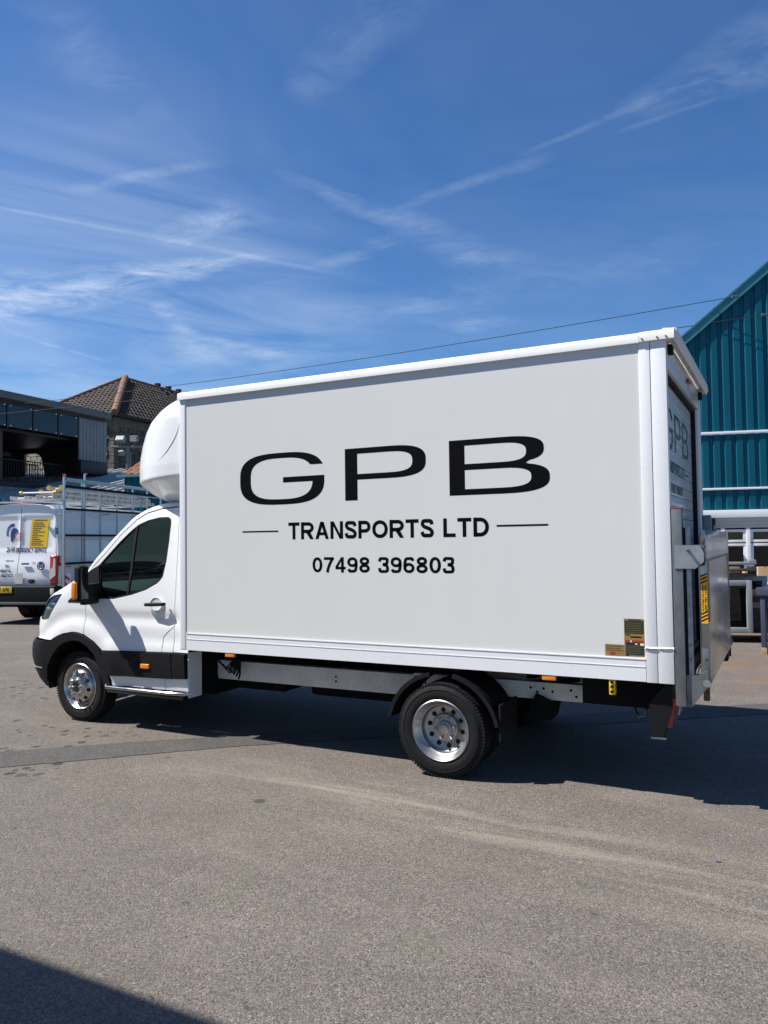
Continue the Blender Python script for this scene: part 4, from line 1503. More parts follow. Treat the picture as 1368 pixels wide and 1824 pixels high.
MB().box(PX0 + .012, PX0 + .05, .040, .05, .80, 1.03, .002).build('edge_strap', 'galvanised', plat)
MB().box(PX0 + .02, PX0 + .04, .04, .06, 1.70, 1.74, .003).build('stop_block', 'rusty', plat)
MB().box(PX0 - .02, PX0 + .04, 1.80, 1.95, .70, .80, .005).build('rubber_buffer', 'black_rubber', plat)
# rear lamps and under-run bar
for y0, s in ((.06, 1), (W - .06, -1)):
    ya, yb = sorted((y0, y0 + s * .92))
    lb = MB().prism([(3.90, .44), (3.985, .445), (4.04, .62), (4.045, .78), (4.0, .78), (3.90, .66)], 1, ya, yb).build('lamp_box', 'black_plastic', truck, sm=False)
    MB().prism([(3.99, .50), (4.034, .50), (4.066, .69), (4.04, .69)], 1, *sorted((y0 + s * .03, y0 + s * .80))).build('rear_lamp', 'red_lens', lb, ang=20)
    MB().prism([(4.030, .515), (4.041, .515), (4.067, .66), (4.058, .66)], 1, *sorted((y0 + s * .36, y0 + s * .56))).build('rear_lamp_white', 'clear_lens', lb, sm=False)
    MB().box(3.905, 4.0, *sorted((y0 + s * .002, y0 + s * .06)), .425, .4385).build('lamp_bracket', 'galvanised', lb, sm=False)
MB().box(3.92, 3.975, .985, W - .985, .46, .56, .006).build('under_run_bar', 'black_plastic', truck)
OFF = Vector((0, 0, 0))


# ------------------------------------------------------------------ second van: rear towards us, glass rack on its right side
def van_section(top, hw, z0=.42):
    """right half of a van cross-section, from the sill up to the roof centre"""
    return [(hw - .06, z0), (hw - .01, z0 + .12), (hw, z0 + .45), (hw, z0 + .75), (hw - .02, 1.35), (hw - .05, 1.8), (hw - .10, top - .32),
            (hw - .15, top - .15), (hw - .25, top - .05), (hw - .45, top - .01), (hw - .7, top + .01), (0, top + .02)]


def make_van(name, loc, rz, label, dressed):
    """local frame: rear face at y=0 looking to -y, forward is +y, right side at +x"""
    v = empty(name, loc, rz, label, 'van')
    L, HW, TOP = 6.5, 1.0, 2.66
    stations = [(0.06, .93, 2.60, .55), (.03, .965, 2.63, .50), (.06, .985, 2.65, .45), (.16, 1.0, TOP, .42), (1.0, 1.0, TOP, .42), (2.5, 1.0, TOP, .42),
                (4.2, 1.0, TOP, .42), (4.75, 1.0, TOP - .03, .42), (5.15, .99, 2.42, .42), (5.6, .97, 1.75, .42), (5.8, .96, 1.42, .42), (6.2, .93, 1.22, .42), (6.45, .8, 1.0, .45)]
    mb = MB()
    rows = []
    for (y, hw, top, z0) in stations[2:]:
        half = van_section(max(top, 1.0), hw, z0)
        if top < 2.3:
            half = [(min(a, hw), min(b, top - .12 * (1 - i / 11) if i > 4 else b)) for i, (a, b) in enumerate(half)]
            half = [(a, min(b, top)) for a, b in half]
        ring = [(a, y, b) for a, b in half] + [(-a, y, b) for a, b in half[-2::-1]]
        rows.append(ring)
    mb.grid(rows, flip=True)
    mb.quad(*[rows[-1][i] for i in (0, 4, 18, 22)])
    body = mb.build('body', 'white_paint', v, ang=40)
    # rear face leans forward towards the roof
    lean = lambda z: .10 * max(0, (z - .9)) / 1.7
    def rp(u, z, d=0.0):
        return (u, .01 + lean(z) - d, z)
    half = van_section(TOP, HW - .012, .55)
    # frame of the back end
    mb = MB()
    o_ = [(a, b) for a, b in half] + [(-a, b) for a, b in half[-2::-1]]
    inn = [(a * .955, .62 + (b - .62) * .955) for a, b in o_]
    vs, tr = fill(o_, [inn])
    V = [mb.b.verts.new(rp(a, b)) for a, b in vs]
    for t in tr:
        mb.b.faces.new([V[i] for i in t])
    # side return to the body shell
    pts = [rp(a, b) for a, b in o_]
    mb.grid([pts, rows[1]], flip=True)
    mb.build('rear_frame', 'white_paint', v, ang=50)
    def dep(a, b):
        u = abs(a)
        inn_ = sst(.02, .05, u) * sst(.86, .80, u) * sst(1.60, 1.68, b) * sst(2.40, 2.34, b)
        belly = .05 * sst(1.6, 1.2, b) * (1 - .4 * sst(.5, .9, u)) - .05 * sst(1.05, .75, b)
        return .004 - .022 * inn_ + belly
    for s in (-1, 1):
        hi = inn[:len(half)]
        q = [(s * .006, hi[0][1])] + [(s * max(a, .006), b) for a, b in hi]
        vs, tr = fill(q, [], .05)
        mb = MB()
        V = [mb.b.verts.new(rp(a, b, dep(a, b))) for a, b in vs]
        for t in tr:
            mb.b.faces.new([V[i] for i in t])
        bmesh.ops.recalc_face_normals(mb.b, faces=mb.b.faces)
        d = mb.build('rear_door', 'white_paint', v, ang=60)
        if dressed:
            if s > 0:
                MB().box(.12, .30, -.065, -.03, 1.32, 1.355, .012).build('handle', 'black_plastic', d)
                M2 = Matrix.Translation((.36, -.045, .95)) @ Matrix.Diagonal((.09, .25, .05, 1))
                MB().lathe([(0, -.05), (.7, -.03), (1, .02)], 20, M=M2).build('release_latch', 'black_gloss', d)
            for z in (1.1, 2.05):
                MB().box(s * .90 - .03, s * .90 + .03, -.01 + lean(z), .03 + lean(z), z - .07, z + .07, .012).build('hinge', 'galvanised', d)
    MB().box(-.16, .14, .06 + lean(TOP), .12 + lean(TOP), TOP - .01, TOP + .05, .015).build('high_brake_lamp', 'red_lens', v)
    for s in (-1, 1):
        lamp = MB().box(s * .90 - .105, s * .90 + .085, -.035, .14, .87, 1.52, .04, 3).build('rear_lamp', 'red_lens', v)
        MB().prism([(s * .90 - .09, .98), (s * .90 + .05, 1.08), (s * .90 + .05, 1.44), (s * .90 + .01, 1.46), (s * .90 - .01, 1.27), (s * .90 - .09, 1.20)], 1, -.042, -.034)\
            .build('lamp_lens', 'clear_lens', lamp, sm=False)
    bm_ = MB().box(-1.0, 1.0, -.12, .25, .46, .86, .05, 3).build('bumper', 'black_plastic', v)
    MB().box(-.98, .98, -.16, .0, .44, .50, .015).build('bumper_step', 'grey_fascia', bm_)
    for s in (-1, 1):
        MB().box(s * .66 - .07, s * .66 + .07, -.128, -.118, .385 + .07, .425 + .07, .004).build('reflector', 'red_lens', bm_)
        MB().box(s * .93 - .045, s * .93 + .045, -.135, -.10, .66, .80, .01).build('corner_fitting', 'clear_lens', bm_)
    MB().prism([(-1.0, .25), (1.0, .25), (.9, .9), (.7, 6.2), (-.7, 6.2), (-.9, .9)], 2, .36, .46).build('underside', 'underbody', v, sm=False)
    for (x, y) in ((.80, 1.75), (-.80, 1.75), (.80, 5.5), (-.80, 5.5)):
        s = 1 if x > 0 else -1
        w = put('wheel', TY, 'tyre_rubber', v, loc=(x, y, WZ), rot=(0, 0, math.pi / 2 * s))
        put('rim', RR, 'steel_rim', w)
        MB().cyl((x - s * .06, y, WZ + .05), (x + s * .215, y, WZ + .05), .43, 28).build('wheel_well', 'underbody', v)
        if y < 3:
            w2 = put('wheel', TY, 'tyre_rubber', v, loc=(x - s * .25, y, WZ), rot=(0, 0, math.pi / 2 * s))
    if not dressed:
        return v
    face = lambda d: (lambda u, z: rp(u, z, dep(u, z) + .009))
    # signwriting
    ps = MB()
    ps.quad(*[rp(a, b, -.013) for a, b in ((.22, 1.705), (.66, 1.69), (.705, 2.325), (.265, 2.335))])
    pos = ps.build('service_poster', 'poster_yellow', v, sm=False)
    lettering('OUR SERVICES INCLUDE', lambda u, z: rp(u, z, -.010), .33, .65, 2.285, 2.315, 'vinyl_black', pos, t=.24, name='poster_line', joined=True)
    mb = MB()
    for k in range(13):
        z = 2.24 - .041 * k
        l_ = random.uniform(.14, .33)
        x0 = .285 + .003 * k * -1 + .02
        mb.quad(rp(x0, z, -.010), rp(x0 + l_, z - .004, -.010), rp(x0 + l_, z + .010, -.010), rp(x0, z + .014, -.010))
    o = mb.build('poster_line', 'dark_timber', pos, sm=False)
    o['kind'] = 'stuff'
    lettering('24 HR', face(.022), -.33, -.13, 1.60, 1.71, 'text_navy', v, t=.24, name='lettering')
    lettering('EMERGENCY SERVICE', face(.022), -.10, .66, 1.595, 1.695, 'text_navy', v, t=.25, gap=.1, name='lettering')
    # helmet emblem: crest of blue rays, head and red name lines
    emb = MB()
    for k in range(9):
        a = R(85 + 14 * k)
        c = Vector((-.20, 2.03))
        p0, p1 = c + Vector((math.cos(a), math.sin(a) * 1.25)) * .115, c + Vector((math.cos(a), math.sin(a) * 1.25)) * .165
        n_ = Vector((-math.sin(a), math.cos(a))) * .013
        emb.quad(*[rp(q.x, q.y, -.012) for q in (p0 - n_, p1 - n_ * 1.6, p1 + n_ * 1.6, p0 + n_)])
    e = emb.build('emblem_crest', 'text_blue', v, sm=False)
    hp = [(-.16, 2.14), (-.10, 2.12), (-.07, 2.07), (-.12, 2.04), (-.15, 2.00), (-.16, 1.94), (-.21, 1.83), (-.24, 1.83), (-.26, 1.98), (-.25, 2.08), (-.21, 2.13)]
    flat_shape('emblem_head', hp, [], face(-.010), 'text_blue', e)
    for k, wd in enumerate(('ROMAN', 'GLASS', 'LIMITED')):
        lettering(wd, face(-.010), -.17 + .02 * (2 - k) * 0, .06, 1.985 - .065 * k, 2.03 - .065 * k, 'text_red', v, t=.14, name='emblem_text')
    bars('emblem_rule', face(-.010), [(-.15, .08, 2.05, 2.056)], 'text_red', v)
    bars('emblem_rule', face(-.010), [(-.20, .06, 1.825, 1.831)], 'text_red', v)
    lettering('TEL:', face(.055), -.32, -.19, 1.26, 1.32, 'text_navy', v, t=.24)
    lettering('BRISTOL', face(.055), -.42, -.15, 1.155, 1.215, 'text_navy', v, t=.24)
    lettering('0117 9607017', face(.048), -.58, -.10, 1.045, 1.115, 'text_navy', v, t=.24)
    lettering('24HR 0117', face(.055), -.32, -.12, 1.395, 1.42, 'vinyl_black', v, t=.26, name='lettering', joined=True)
    bd = MB().cyl((.60, -.055, 1.29), (.60, -.047, 1.29), .095, 28).build('round_badge', 'text_blue', v)
    ringm = MB()
    ringm.tube([(.60 + .06 * math.cos(a), -.057, 1.29 + .06 * math.sin(a)) for a in [R(-230 + 280 * i / 20) for i in range(21)]], .007, 6)
    ringm.tube([(.575, -.057, 1.31), (.60, -.057, 1.27), (.625, -.057, 1.31)], .006, 6)
    ringm.build('badge_mark', 'white_upvc', bd)
    lettering('CALL', face(.058), .35, .44, 1.36, 1.39, 'text_red', v, t=.2, joined=True)
    bars('small_print', face(.058), [(.35, .44, 1.33, 1.338)], 'text_red', v)
    MB().box(-.04, .16, -.064, -.056, .90, 1.13).build('pale_sticker', 'clear_lens', v, sm=False)
    plt = MB().box(-.60, -.06, -.134, -.122, .70, .84, .003).build('number_plate', 'plate_yellow', v)
    lettering('WF21 APK', lambda u, z: (u, -.1355, z), -.55, -.11, .725, .815, 'vinyl_black', plt, t=.2)
    # glass rack on the right side
    X = HW + .13
    rk = MB().box(X, X + .05, -.05, .0, .42, 3.30, .004).build('rack_post', 'aluminium', v)
    rk['label'] = 'tall aluminium end post of the glass rack with red tip'
    MB().box(X - .002, X + .052, -.052, .002, 3.24, 3.302).build('post_tip', 'red_lens', rk, sm=False)
    MB().box(X + .01, X + .05, .72, .76, .45, 3.36, .004).build('rack_post', 'aluminium', v)
    for y in (.62, 1.36, 2.10, 2.84, 3.58, 4.32, 4.95, 5.55):
        MB().box(X + .012, X + .045, y, y + .045, .9, 3.22, .003).build('rack_upright', 'aluminium', v)
    MB().box(X + .046, X + .075, .70, .78, 3.36, 3.375).build('rack_clamp', 'aluminium', v, sm=False)
    for (z, m, h) in ((3.17, 'aluminium', .05), (3.0, 'black_rubber', .06), (2.51, 'black_rubber', .05), (1.93, 'black_rubber', .05), (1.31, 'black_rubber', .05), (.9, 'black_rubber', .05)):
        r_ = MB().box(X + .046, X + .075, .0, 5.6, z, z + h, .003).build('rack_rail', m, v)
        MB().box(X + .02, X + .048, .0, 5.6, z - .025, z - .003).build('rail_back', 'aluminium', r_, sm=False)
    for y in (.2, 1.8, 3.4):
        MB().box(HW - .10, X + .02, y, y + .05, 2.45, 2.49).build('rack_bracket', 'aluminium', v, sm=False)
        MB().box(HW - .05, X + .02, y, y + .05, 1.25, 1.29).build('rack_bracket', 'aluminium', v, sm=False)
        MB().box(-.92, X + .02, y + .1, y + .15, 2.71, 2.75).build('roof_bar', 'aluminium', v, sm=False)
    mk = MB().box(X + .05, X + .17, -.02, .01, .82, 1.12, .003).build('marker_board', 'white_upvc', v)
    for k in range(2):
        MB().prism([(X + .05, .86 + .15 * k), (X + .17, .80 + .15 * k + .0), (X + .17, .87 + .15 * k), (X + .05, .93 + .15 * k)], 1, -.0225, -.0205).build('red_stripe', 'red_lens', mk, sm=False)
    return v


A_ = Vector((-.275, .961, 0)).normalized()
VR = math.atan2(-A_.x, A_.y)
R_ = Vector((A_.y, -A_.x, 0))
vo = Vector((-9.47, 6.49, 0)) - R_ * 1.0
van2 = make_van('panel_van', vo, VR, 'white panel van with yellow poster on its rear doors and glass rack', True)


# ladders lashed on its roof
def vw(x, y, z):
    return vo + R_ * x + A_ * y + Vector((0, 0, z))


def ladder(x, z, y0, y1, label, wide=.36, cap=True):
    l = empty('ladder', vw(x, y0, z), VR, label, 'ladder', 'ladders on the van roof')
    for s in (-1, 1):
        MB().box(s * wide / 2 - .014, s * wide / 2 + .014, 0, y1 - y0, 0, .085, .004).build('stile', 'ladder_alu', l)
        if cap:
            MB().cyl((s * wide / 2, -.01, .05), (s * wide / 2, .03, .05), .055, 12).build('end_cap', 'yellow_plastic', l)
    y = .2
    rg = MB().cyl((-wide / 2 + .01, 0, .045), (wide / 2 - .01, 0, .045), .016, 8).mesh('rung')
    ed = MB().cyl((wide / 2 + .012, 0, .045), (wide / 2 + .018, 0, .045), .02, 8).mesh('rung_end')
    while y < y1 - y0 - .1:
        r_ = put('rung', rg, 'ladder_alu', l, loc=(0, y, 0))
        put('rung_end', ed, 'dark_hole', r_)
        y += .28
    return l


ladder(.62, 2.78, .05, 4.6, 'lowest aluminium ladder lying along the van roof', .40, False)
ladder(.64, 2.88, .12, 4.4, 'aluminium ladder with yellow feet, middle of the stack on the van roof', .34)
ladder(.66, 2.985, .35, 4.2, 'topmost aluminium ladder with yellow feet on the van roof', .30)
ladder(-.25, 2.78, .3, 4.0, 'aluminium ladder lying on the left side of the van roof', .36, False)
pp = MB().cyl(vw(.15, -.08, 2.90), vw(1.0, -.06, 2.90), .018, 10)
pl_ = empty('roof_pole', vw(.15, -.08, 2.9), 0, 'short white pole with yellow ends across the van roof', 'pole')
OFF = Vector(pl_.location)
pp.build('tube', 'white_upvc', pl_)
for x in (.13, .98):
    MB().cyl(vw(x - .03, -.08, 2.90), vw(x + .03, -.08, 2.90), .04, 12).build('end_cap', 'yellow_plastic', pl_)
OFF = Vector((0, 0, 0))
# building added out of view at the left, shaped to throw the corner shadow
ws = empty('shadow_caster', (-6.0, -8.44, 0), 0, 'plain grey building added out of view at the left to cast the corner shadow on the tarmac', 'building')
MB().box(-6.0, 6.0, -3.5, 3.42, 0, 4.8, .02).build('wall', 'cream_board', ws)
MB().box(-6.1, 6.1, -3.6, 3.50, 4.802, 4.95, .02).build('roof_edge', 'grey_fascia', ws)
for x_ in (-4.5, -1.0, 2.5):
    d_ = MB().box(x_, x_ + 2.2, 3.422, 3.46, 0, 2.6, .01).build('door', 'grey_plank', ws)
    MB().box(x_ + 1.95, x_ + 2.0, 3.462, 3.50, 1.0, 1.2, .008).build('handle', 'galvanised', d_)
    MB().box(x_ + .2, x_ + 2.0, 3.422, 3.45, 3.1, 4.1).build('window', 'dark_glass', ws, sm=False)


# ------------------------------------------------------------------ teal warehouse on the right
DT = Vector((.97, .242, 0)).normalized()          # along the facade
NT = Vector((DT.y, -DT.x, 0))                      # towards the yard
TP = Vector((3.679, 13.914, 0))
TR = math.atan2(DT.y, DT.x)
wh = empty('warehouse', TP, TR, 'teal ribbed metal warehouse with white rails and white window frames', 'warehouse')
# local frame: x along facade, -y towards the yard, z up
verge = lambda x: 7.165 + .838 * x                 # roof line rising to the right
XA, XZ, PITCH_X = -4.5, 5.9, 9.0


def gable(x):
    return min(verge(x), verge(XZ) - .838 * (x - XZ))


def ribbed(x0, x1, zb, zt, pitch=.2405, depth=.040):
    mb = MB()
    rows_t, rows_b = [], []
    x = x0
    k0 = math.floor(x0 / pitch)
    xs_ = []
    k = k0
    while k * pitch < x1 + pitch:
        for dx, d in ((0, 0), (.050, 0), (.078, depth), (.205, depth), (.2300, 0)):
            q = k * pitch + dx
            if x0 - 1e-6 <= q <= x1 + 1e-6:
                xs_.append((q, d))
        k += 1
    lo = [(q, -d, zb(q) if callable(zb) else zb) for q, d in xs_]
    hi = [(q, -d, zt(q) if callable(zt) else zt) for q, d in xs_]
    mb.grid([lo, hi])
    return mb


# cladding: sheets about a metre wide, three lifts separated by the white rails
sheet_w = .2405 * 4
x = -4.5 // sheet_w * sheet_w
while x < 14:
    x1 = min(x + sheet_w, 14)
    for (zb, zt) in ((4.125, lambda q: gable(q) - .03), (2.845, 4.055), (2.345, 2.785)):
        if gable(x) - .1 > (zb if not callable(zb) else 0) and gable(x1) - .1 > zb:
            ribbed(x, x1, zb, zt).build('cladding_sheet', 'teal_sheet', wh, sm=False)
    x = x1
MB().box(-4.5, 14, -.075, -.02, 4.06, 4.12, .012).build('white_rail', 'white_upvc', wh)
MB().box(-4.5, 14, -.075, -.02, 2.79, 2.84, .012).build('white_rail', 'white_upvc', wh)
MB().box(-4.5, 14, -.11, -.0, 2.16, 2.335, .008).build('white_fascia', 'white_upvc', wh)
# verge trim with overhang, seen as a pale strip, and the roof behind
for (xa, xb) in ((-4.5, XZ), (XZ, 14)):
    za, zb_ = gable(xa), gable(xb)
    MB().prism([(xa, za + .02), (xb, zb_ + .02), (xb, zb_ - .20), (xa, za - .20)], 1, -.10, -.055).build('verge_trim', 'teal_trim', wh, sm=False)
    mb = MB()
    mb.grid([[(xa, -.12, za + .07), (xb, -.12, zb_ + .07)], [(xa, 14, za + .07), (xb, 14, zb_ + .07)], [(xa, 14, za + .02), (xb, 14, zb_ + .02)], [(xa, -.12, za + .02), (xb, -.12, zb_ + .02)],
             [(xa, -.12, za + .07), (xb, -.12, zb_ + .07)]])
    mb.build('roof', 'teal_trim', wh, sm=False)
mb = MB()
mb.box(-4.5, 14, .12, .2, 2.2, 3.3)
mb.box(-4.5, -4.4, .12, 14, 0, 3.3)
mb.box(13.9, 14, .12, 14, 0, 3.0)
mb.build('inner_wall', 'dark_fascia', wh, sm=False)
# fixing screws on the sheets
mb = MB()
for k in range(-10, 30):
    for z in (4.5, 3.25, 3.95, 2.65):
        mb.box(k * .2405 + .06, k * .2405 + .072, -.008, .0, z, z + .012)
o = mb.build('fixing_screw', 'galvanised', wh, sm=False)
o['kind'] = 'stuff'
# soffit boards and window strip
for (z0, z1, y0) in ((2.08, 2.158, -.075), (2.0, 2.078, -.065), (1.93, 1.998, -.055)):
    MB().box(-4.5, 14, y0, .05, z0, z1, .004).build('soffit_board', 'cream_board', wh)
bay = .53
for k in range(-9, 20):
    xk = .26 + k * bay
    w_ = MB().box(xk - .045, xk + .045, -.05, .03, .55, 1.928, .006).build('window_mullion', 'white_upvc', wh)
    for (z0, z1) in ((1.66, 1.835), (.62, 1.515)):
        pn = MB().box(xk + .105, xk + bay - .105, .0, .012, z0, z1).build('pane', 'dark_glass', wh, sm=False)
        fr_ = MB()
        a, b = xk + .047, xk + bay - .047
        fr_.box(a, b, -.03, .02, z1 + .001, z1 + .06, .004)
        fr_.box(a, b, -.03, .02, z0 - .06, z0 - .001, .004)
        fr_.box(a, a + .057, -.028, .02, z0, z1, .004)
        fr_.box(b - .057, b, -.028, .02, z0, z1, .004)
        fr_.build('sash', 'white_upvc', pn)
MB().box(-4.5, 14, -.10, .06, .48, .548, .01).build('window_sill', 'white_upvc', wh)
MB().box(-4.5, 14, -.04, .1, 0, .478).build('plinth', 'cream_board', wh, sm=False)
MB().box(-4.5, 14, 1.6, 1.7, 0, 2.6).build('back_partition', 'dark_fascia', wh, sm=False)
fl = MB().box(-.76, -.47, -.34, -.16, 1.86, 2.15, .02).build('wall_lamp', 'black_plastic', wh)
for (xx, zz) in ((.07, 7.12), (.68, 6.66)):
    ins = MB().cyl((xx - .06, -.30, zz), (xx + .10, -.24, zz + .01), .03, 10).build('cable_anchor', 'galvanised', wh)

# ------------------------------------------------------------------ things stacked in front of the warehouse
GR = math.atan2(DT.y, DT.x)


def frame_unit(loc, w, h, d, m, label, cat='window frame', rz=GR, group=None):
    u = empty('window_frame', loc, rz, label, cat, group)
    t = .085
    MB().box(0, t, 0, d, 0, h, .008).build('stile', m, u)
    MB().box(w - t, w, 0, d, 0, h, .008).build('stile', m, u)
    MB().box(t - .002, w - t + .002, .003, d - .003, 0, t, .008).build('rail', m, u)
    MB().box(t - .002, w - t + .002, .003, d - .003, h - t, h, .008).build('rail', m, u)
    MB().box(t, w - t, d * .5, d * .5 + .015, t, h - t).build('pane', 'dark_glass', u, sm=False)
    return u


def pallet(loc, w, d, label, rz=GR):
    p = empty('pallet', loc, rz, label, 'pallet')
    for k in range(5):
        MB().box(0, w, d * k / 5 + .01, d * k / 5 + d / 5 - .03, .115, .14, .003).build('deck_board', 'timber', p)
    for x_ in (0, w / 2 - .05, w - .10):
        MB().box(x_, x_ + .10, 0, d, .02, .113, .004).build('bearer', 'timber', p)
    return p


pallet((2.75, 8.35, .0), 1.75, 1.0, 'rough timber pallet under the grey window frame')
fu = frame_unit((2.78, 8.50, .145), 1.45, .86, .12, 'grey_upvc', 'grey window frame with dark glass standing on the pallet behind the tail lift')
fu2 = frame_unit((2.95, 8.95, .145), 1.5, .92, .10, 'grey_upvc', 'second grey window frame leaning behind the front one on the pallet')
cr = empty('crate', (4.02, 9.05, .145), GR, 'dark brown timber crate beside the grey window frame', 'crate')
MB().box(0, .42, 0, .6, 0, .70, .01).build('body', 'dark_timber', cr)
for z in (.08, .32, .58):
    MB().box(-.012, .432, -.02, -.001, z, z + .09, .003).build('batten', 'dark_timber', cr)
tb = empty('work_bench', (3.2, 10.15, 0), GR, 'bench with a white top against the warehouse windows', 'bench')
MB().box(0, 2.4, 0, .8, .84, .88, .005).build('top', 'white_upvc', tb)
for (x_, y_) in ((.05, .05), (2.3, .05), (.05, .7), (2.3, .7)):
    MB().box(x_, x_ + .06, y_, y_ + .06, 0, .838).build('leg', 'dark_timber', tb, sm=False)
for i, (dx, z, m, ln, lb) in enumerate(((0, 1.07, 'dark_timber', 1.45, 'lowest dark brown timber section stacked on the grey frame'),
                                        (.05, 1.15, 'wood_brown', 1.4, 'reddish brown timber section, middle of the stack on the grey frame'),
                                        (-.05, 1.26, 'grey_upvc', 1.5, 'grey plastic section lying on top of the stacked timber'))):
    tt = empty('frame_section', (2.85 + dx, 8.75, z), GR, lb, 'timber', 'sections stacked on the grey frame')
    MB().box(0, ln, 0, .16, 0, .045, .005).build('bar', m, tt)
    MB().box(ln - .12, ln, .02, .14, .046, .08, .005).build('end_block', m, tt)
bx = empty('parcel', (3.85, 9.0, 1.12), GR, 'small brown block with a white tag in the stacked sections', 'box')
MB().box(0, .16, 0, .14, 0, .11, .004).build('body', 'timber', bx)
MB().box(-.10, -.002, -.003, .05, .0, .07, .003).build('tag', 'white_upvc', bx)
for (lx, ly, lz, w_, h_, d_, lb) in ((4.02, 10.25, .88, .13, .24, .25, 'narrow upright cardboard box on the white bench'),
                                     (4.22, 10.75, .88, .26, .28, .2, 'wider cardboard box by the window behind the narrow one')):
    c_ = empty('cardboard_box', (lx, ly, lz), GR, lb, 'box')
    MB().box(0, w_, 0, d_, 0, h_, .004).build('body', 'cardboard', c_)
    MB().box(w_ / 2 - .02, w_ / 2 + .02, -.002, d_ + .002, h_ - .004, h_ + .001).build('tape', 'timber', c_, sm=False)
bd_ = empty('board_stack', (4.22, 9.55, .0), GR, 'dark boards leaning together behind the blue steel stand', 'boards')
for k in range(4):
    MB().box(0, .6, .05 * k, .05 * k + .03, 0, .86 - .03 * k, .004, M=Matrix.Rotation(R(-7), 4, 'X')).build('board', ('dark_timber', 'wood_brown', 'timber', 'dark_timber')[k], bd_)
sd = empty('steel_stand', (4.34, 7.47, 0), R(-20), 'blue painted steel stand on timber feet at the right edge', 'stand')
for (x_, y_) in ((0, 0), (.9, 0), (0, .6), (.9, .6)):
    MB().box(x_, x_ + .07, y_, y_ + .07, .10, .86, .006).build('post', 'blue_steel', sd)
    MB().box(x_ - .0, x_ + .08, y_ - .0, y_ + .08, 0, .098, .004).build('foot', 'timber', sd)
for (a, b, c, d_, z) in ((.072, .898, .005, .065, .12), (.072, .898, .605, .665, .12), (.005, .065, .072, .598, .12)):
    MB().box(a, b, c, d_, z, z + .06, .004).build('lower_rail', 'blue_steel', sd)
MB().box(-.04, 1.02, -.04, .72, .862, .98, .012).build('top_tray', 'blue_steel', sd)
MB().box(.09, .88, .3, .32, .2, .8).build('panel', 'grey_upvc', sd, sm=False)

# ------------------------------------------------------------------ left background
BD = Vector((-.1, .995, 0)).normalized()
BR = math.atan2(-BD.x, BD.y)        # local y along the facade, +x towards the yard


def lb(loc, name, label, cat):
    return empty(name, loc, BR, label, cat)


# dark building with a raised terrace
dk = lb((-21.867, 19.199, 0), 'terrace_building', 'dark building with grey roof edge, smoked glass screens and an open terrace', 'building')
MB().box(-7, .35, -16, .02, 7.25, 7.52, .01).build('roof_edge', 'grey_fascia', dk)
MB().box(-7, .05, -16, .0, 7.12, 7.248).build('fascia_board', 'dark_fascia', dk, sm=False)
us = [-15.6, -14.3, -13.0, -11.7, -10.4, -9.1, -7.8, -6.5, -5.24, -4.0, -2.7, -1.60]
for a, b in zip(us, us[1:]):
    p_ = MB().box(-.04, .0, a + .035, b - .035, 6.26, 7.118).build('screen_pane', 'screen_dark', dk, sm=False)
    MB().box(-.06, .03, a - .033, a + .033, 6.20, 7.119).build('screen_post', 'dark_fascia', dk, sm=False)
    for y_ in (a + .14, b - .14):
        for z_ in (6.30, 7.07):
            MB().cyl((.001, y_, z_), (.03, y_, z_), .028, 10).build('glass_fixing', 'white_upvc', p_)
y_ = -1.56
while y_ < -.12:
    MB().box(-.05, .03, y_, y_ + .19, 5.33, 7.118, .008).build('plank', 'grey_plank', dk)
    y_ += .205
MB().box(-.06, .20, -1.66, -.06, 4.75, 5.325, .01).build('planter_box', 'dark_fascia', dk)
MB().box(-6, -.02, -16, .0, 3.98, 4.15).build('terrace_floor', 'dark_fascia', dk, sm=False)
y_ = -15.9
while y_ < -.2:
    MB().box(-.08, -.02, y_, y_ + .22, 0, 3.975, .008).build('plank', 'grey_plank', dk)
    y_ += .235
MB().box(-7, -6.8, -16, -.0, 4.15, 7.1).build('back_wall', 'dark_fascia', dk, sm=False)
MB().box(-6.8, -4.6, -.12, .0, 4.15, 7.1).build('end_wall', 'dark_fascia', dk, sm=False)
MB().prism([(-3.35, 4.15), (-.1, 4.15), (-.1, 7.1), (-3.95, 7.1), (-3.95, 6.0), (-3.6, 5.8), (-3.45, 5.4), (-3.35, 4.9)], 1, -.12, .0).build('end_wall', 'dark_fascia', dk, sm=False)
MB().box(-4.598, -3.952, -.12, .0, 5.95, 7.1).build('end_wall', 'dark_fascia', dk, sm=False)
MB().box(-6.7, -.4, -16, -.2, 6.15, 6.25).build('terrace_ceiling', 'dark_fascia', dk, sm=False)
MB().box(-.7, -.5, -5.35, -5.0, 4.15, 6.2).build('timber_post', 'wood_brown', dk, sm=False)
MB().box(-3.2, -3.0, -5.0, -2.3, 5.55, 5.72).build('shutter_box', 'grey_fascia', dk, sm=False)


def railing(x, y0, y1, z0, h, parent):
    mb = MB()
    mb.box(x - .02, x + .02, y0, y1, z0 + h - .04, z0 + h)
    mb.box(x - .02, x + .02, y0, y1, z0 + .08, z0 + .12)
    y_ = y0
    while y_ < y1:
        mb.box(x - .01, x + .01, y_, y_ + .02, z0, z0 + h)
        y_ += .13
    o = mb.build('railing', 'gutter_black', parent, sm=False)
    o['kind'] = 'stuff'


railing(-.5, -15, -1.8, 4.15, .95, dk)
railing(-3.6, -2.6, -.25, 4.15, 1.25, dk)
rs = random.Random(4)
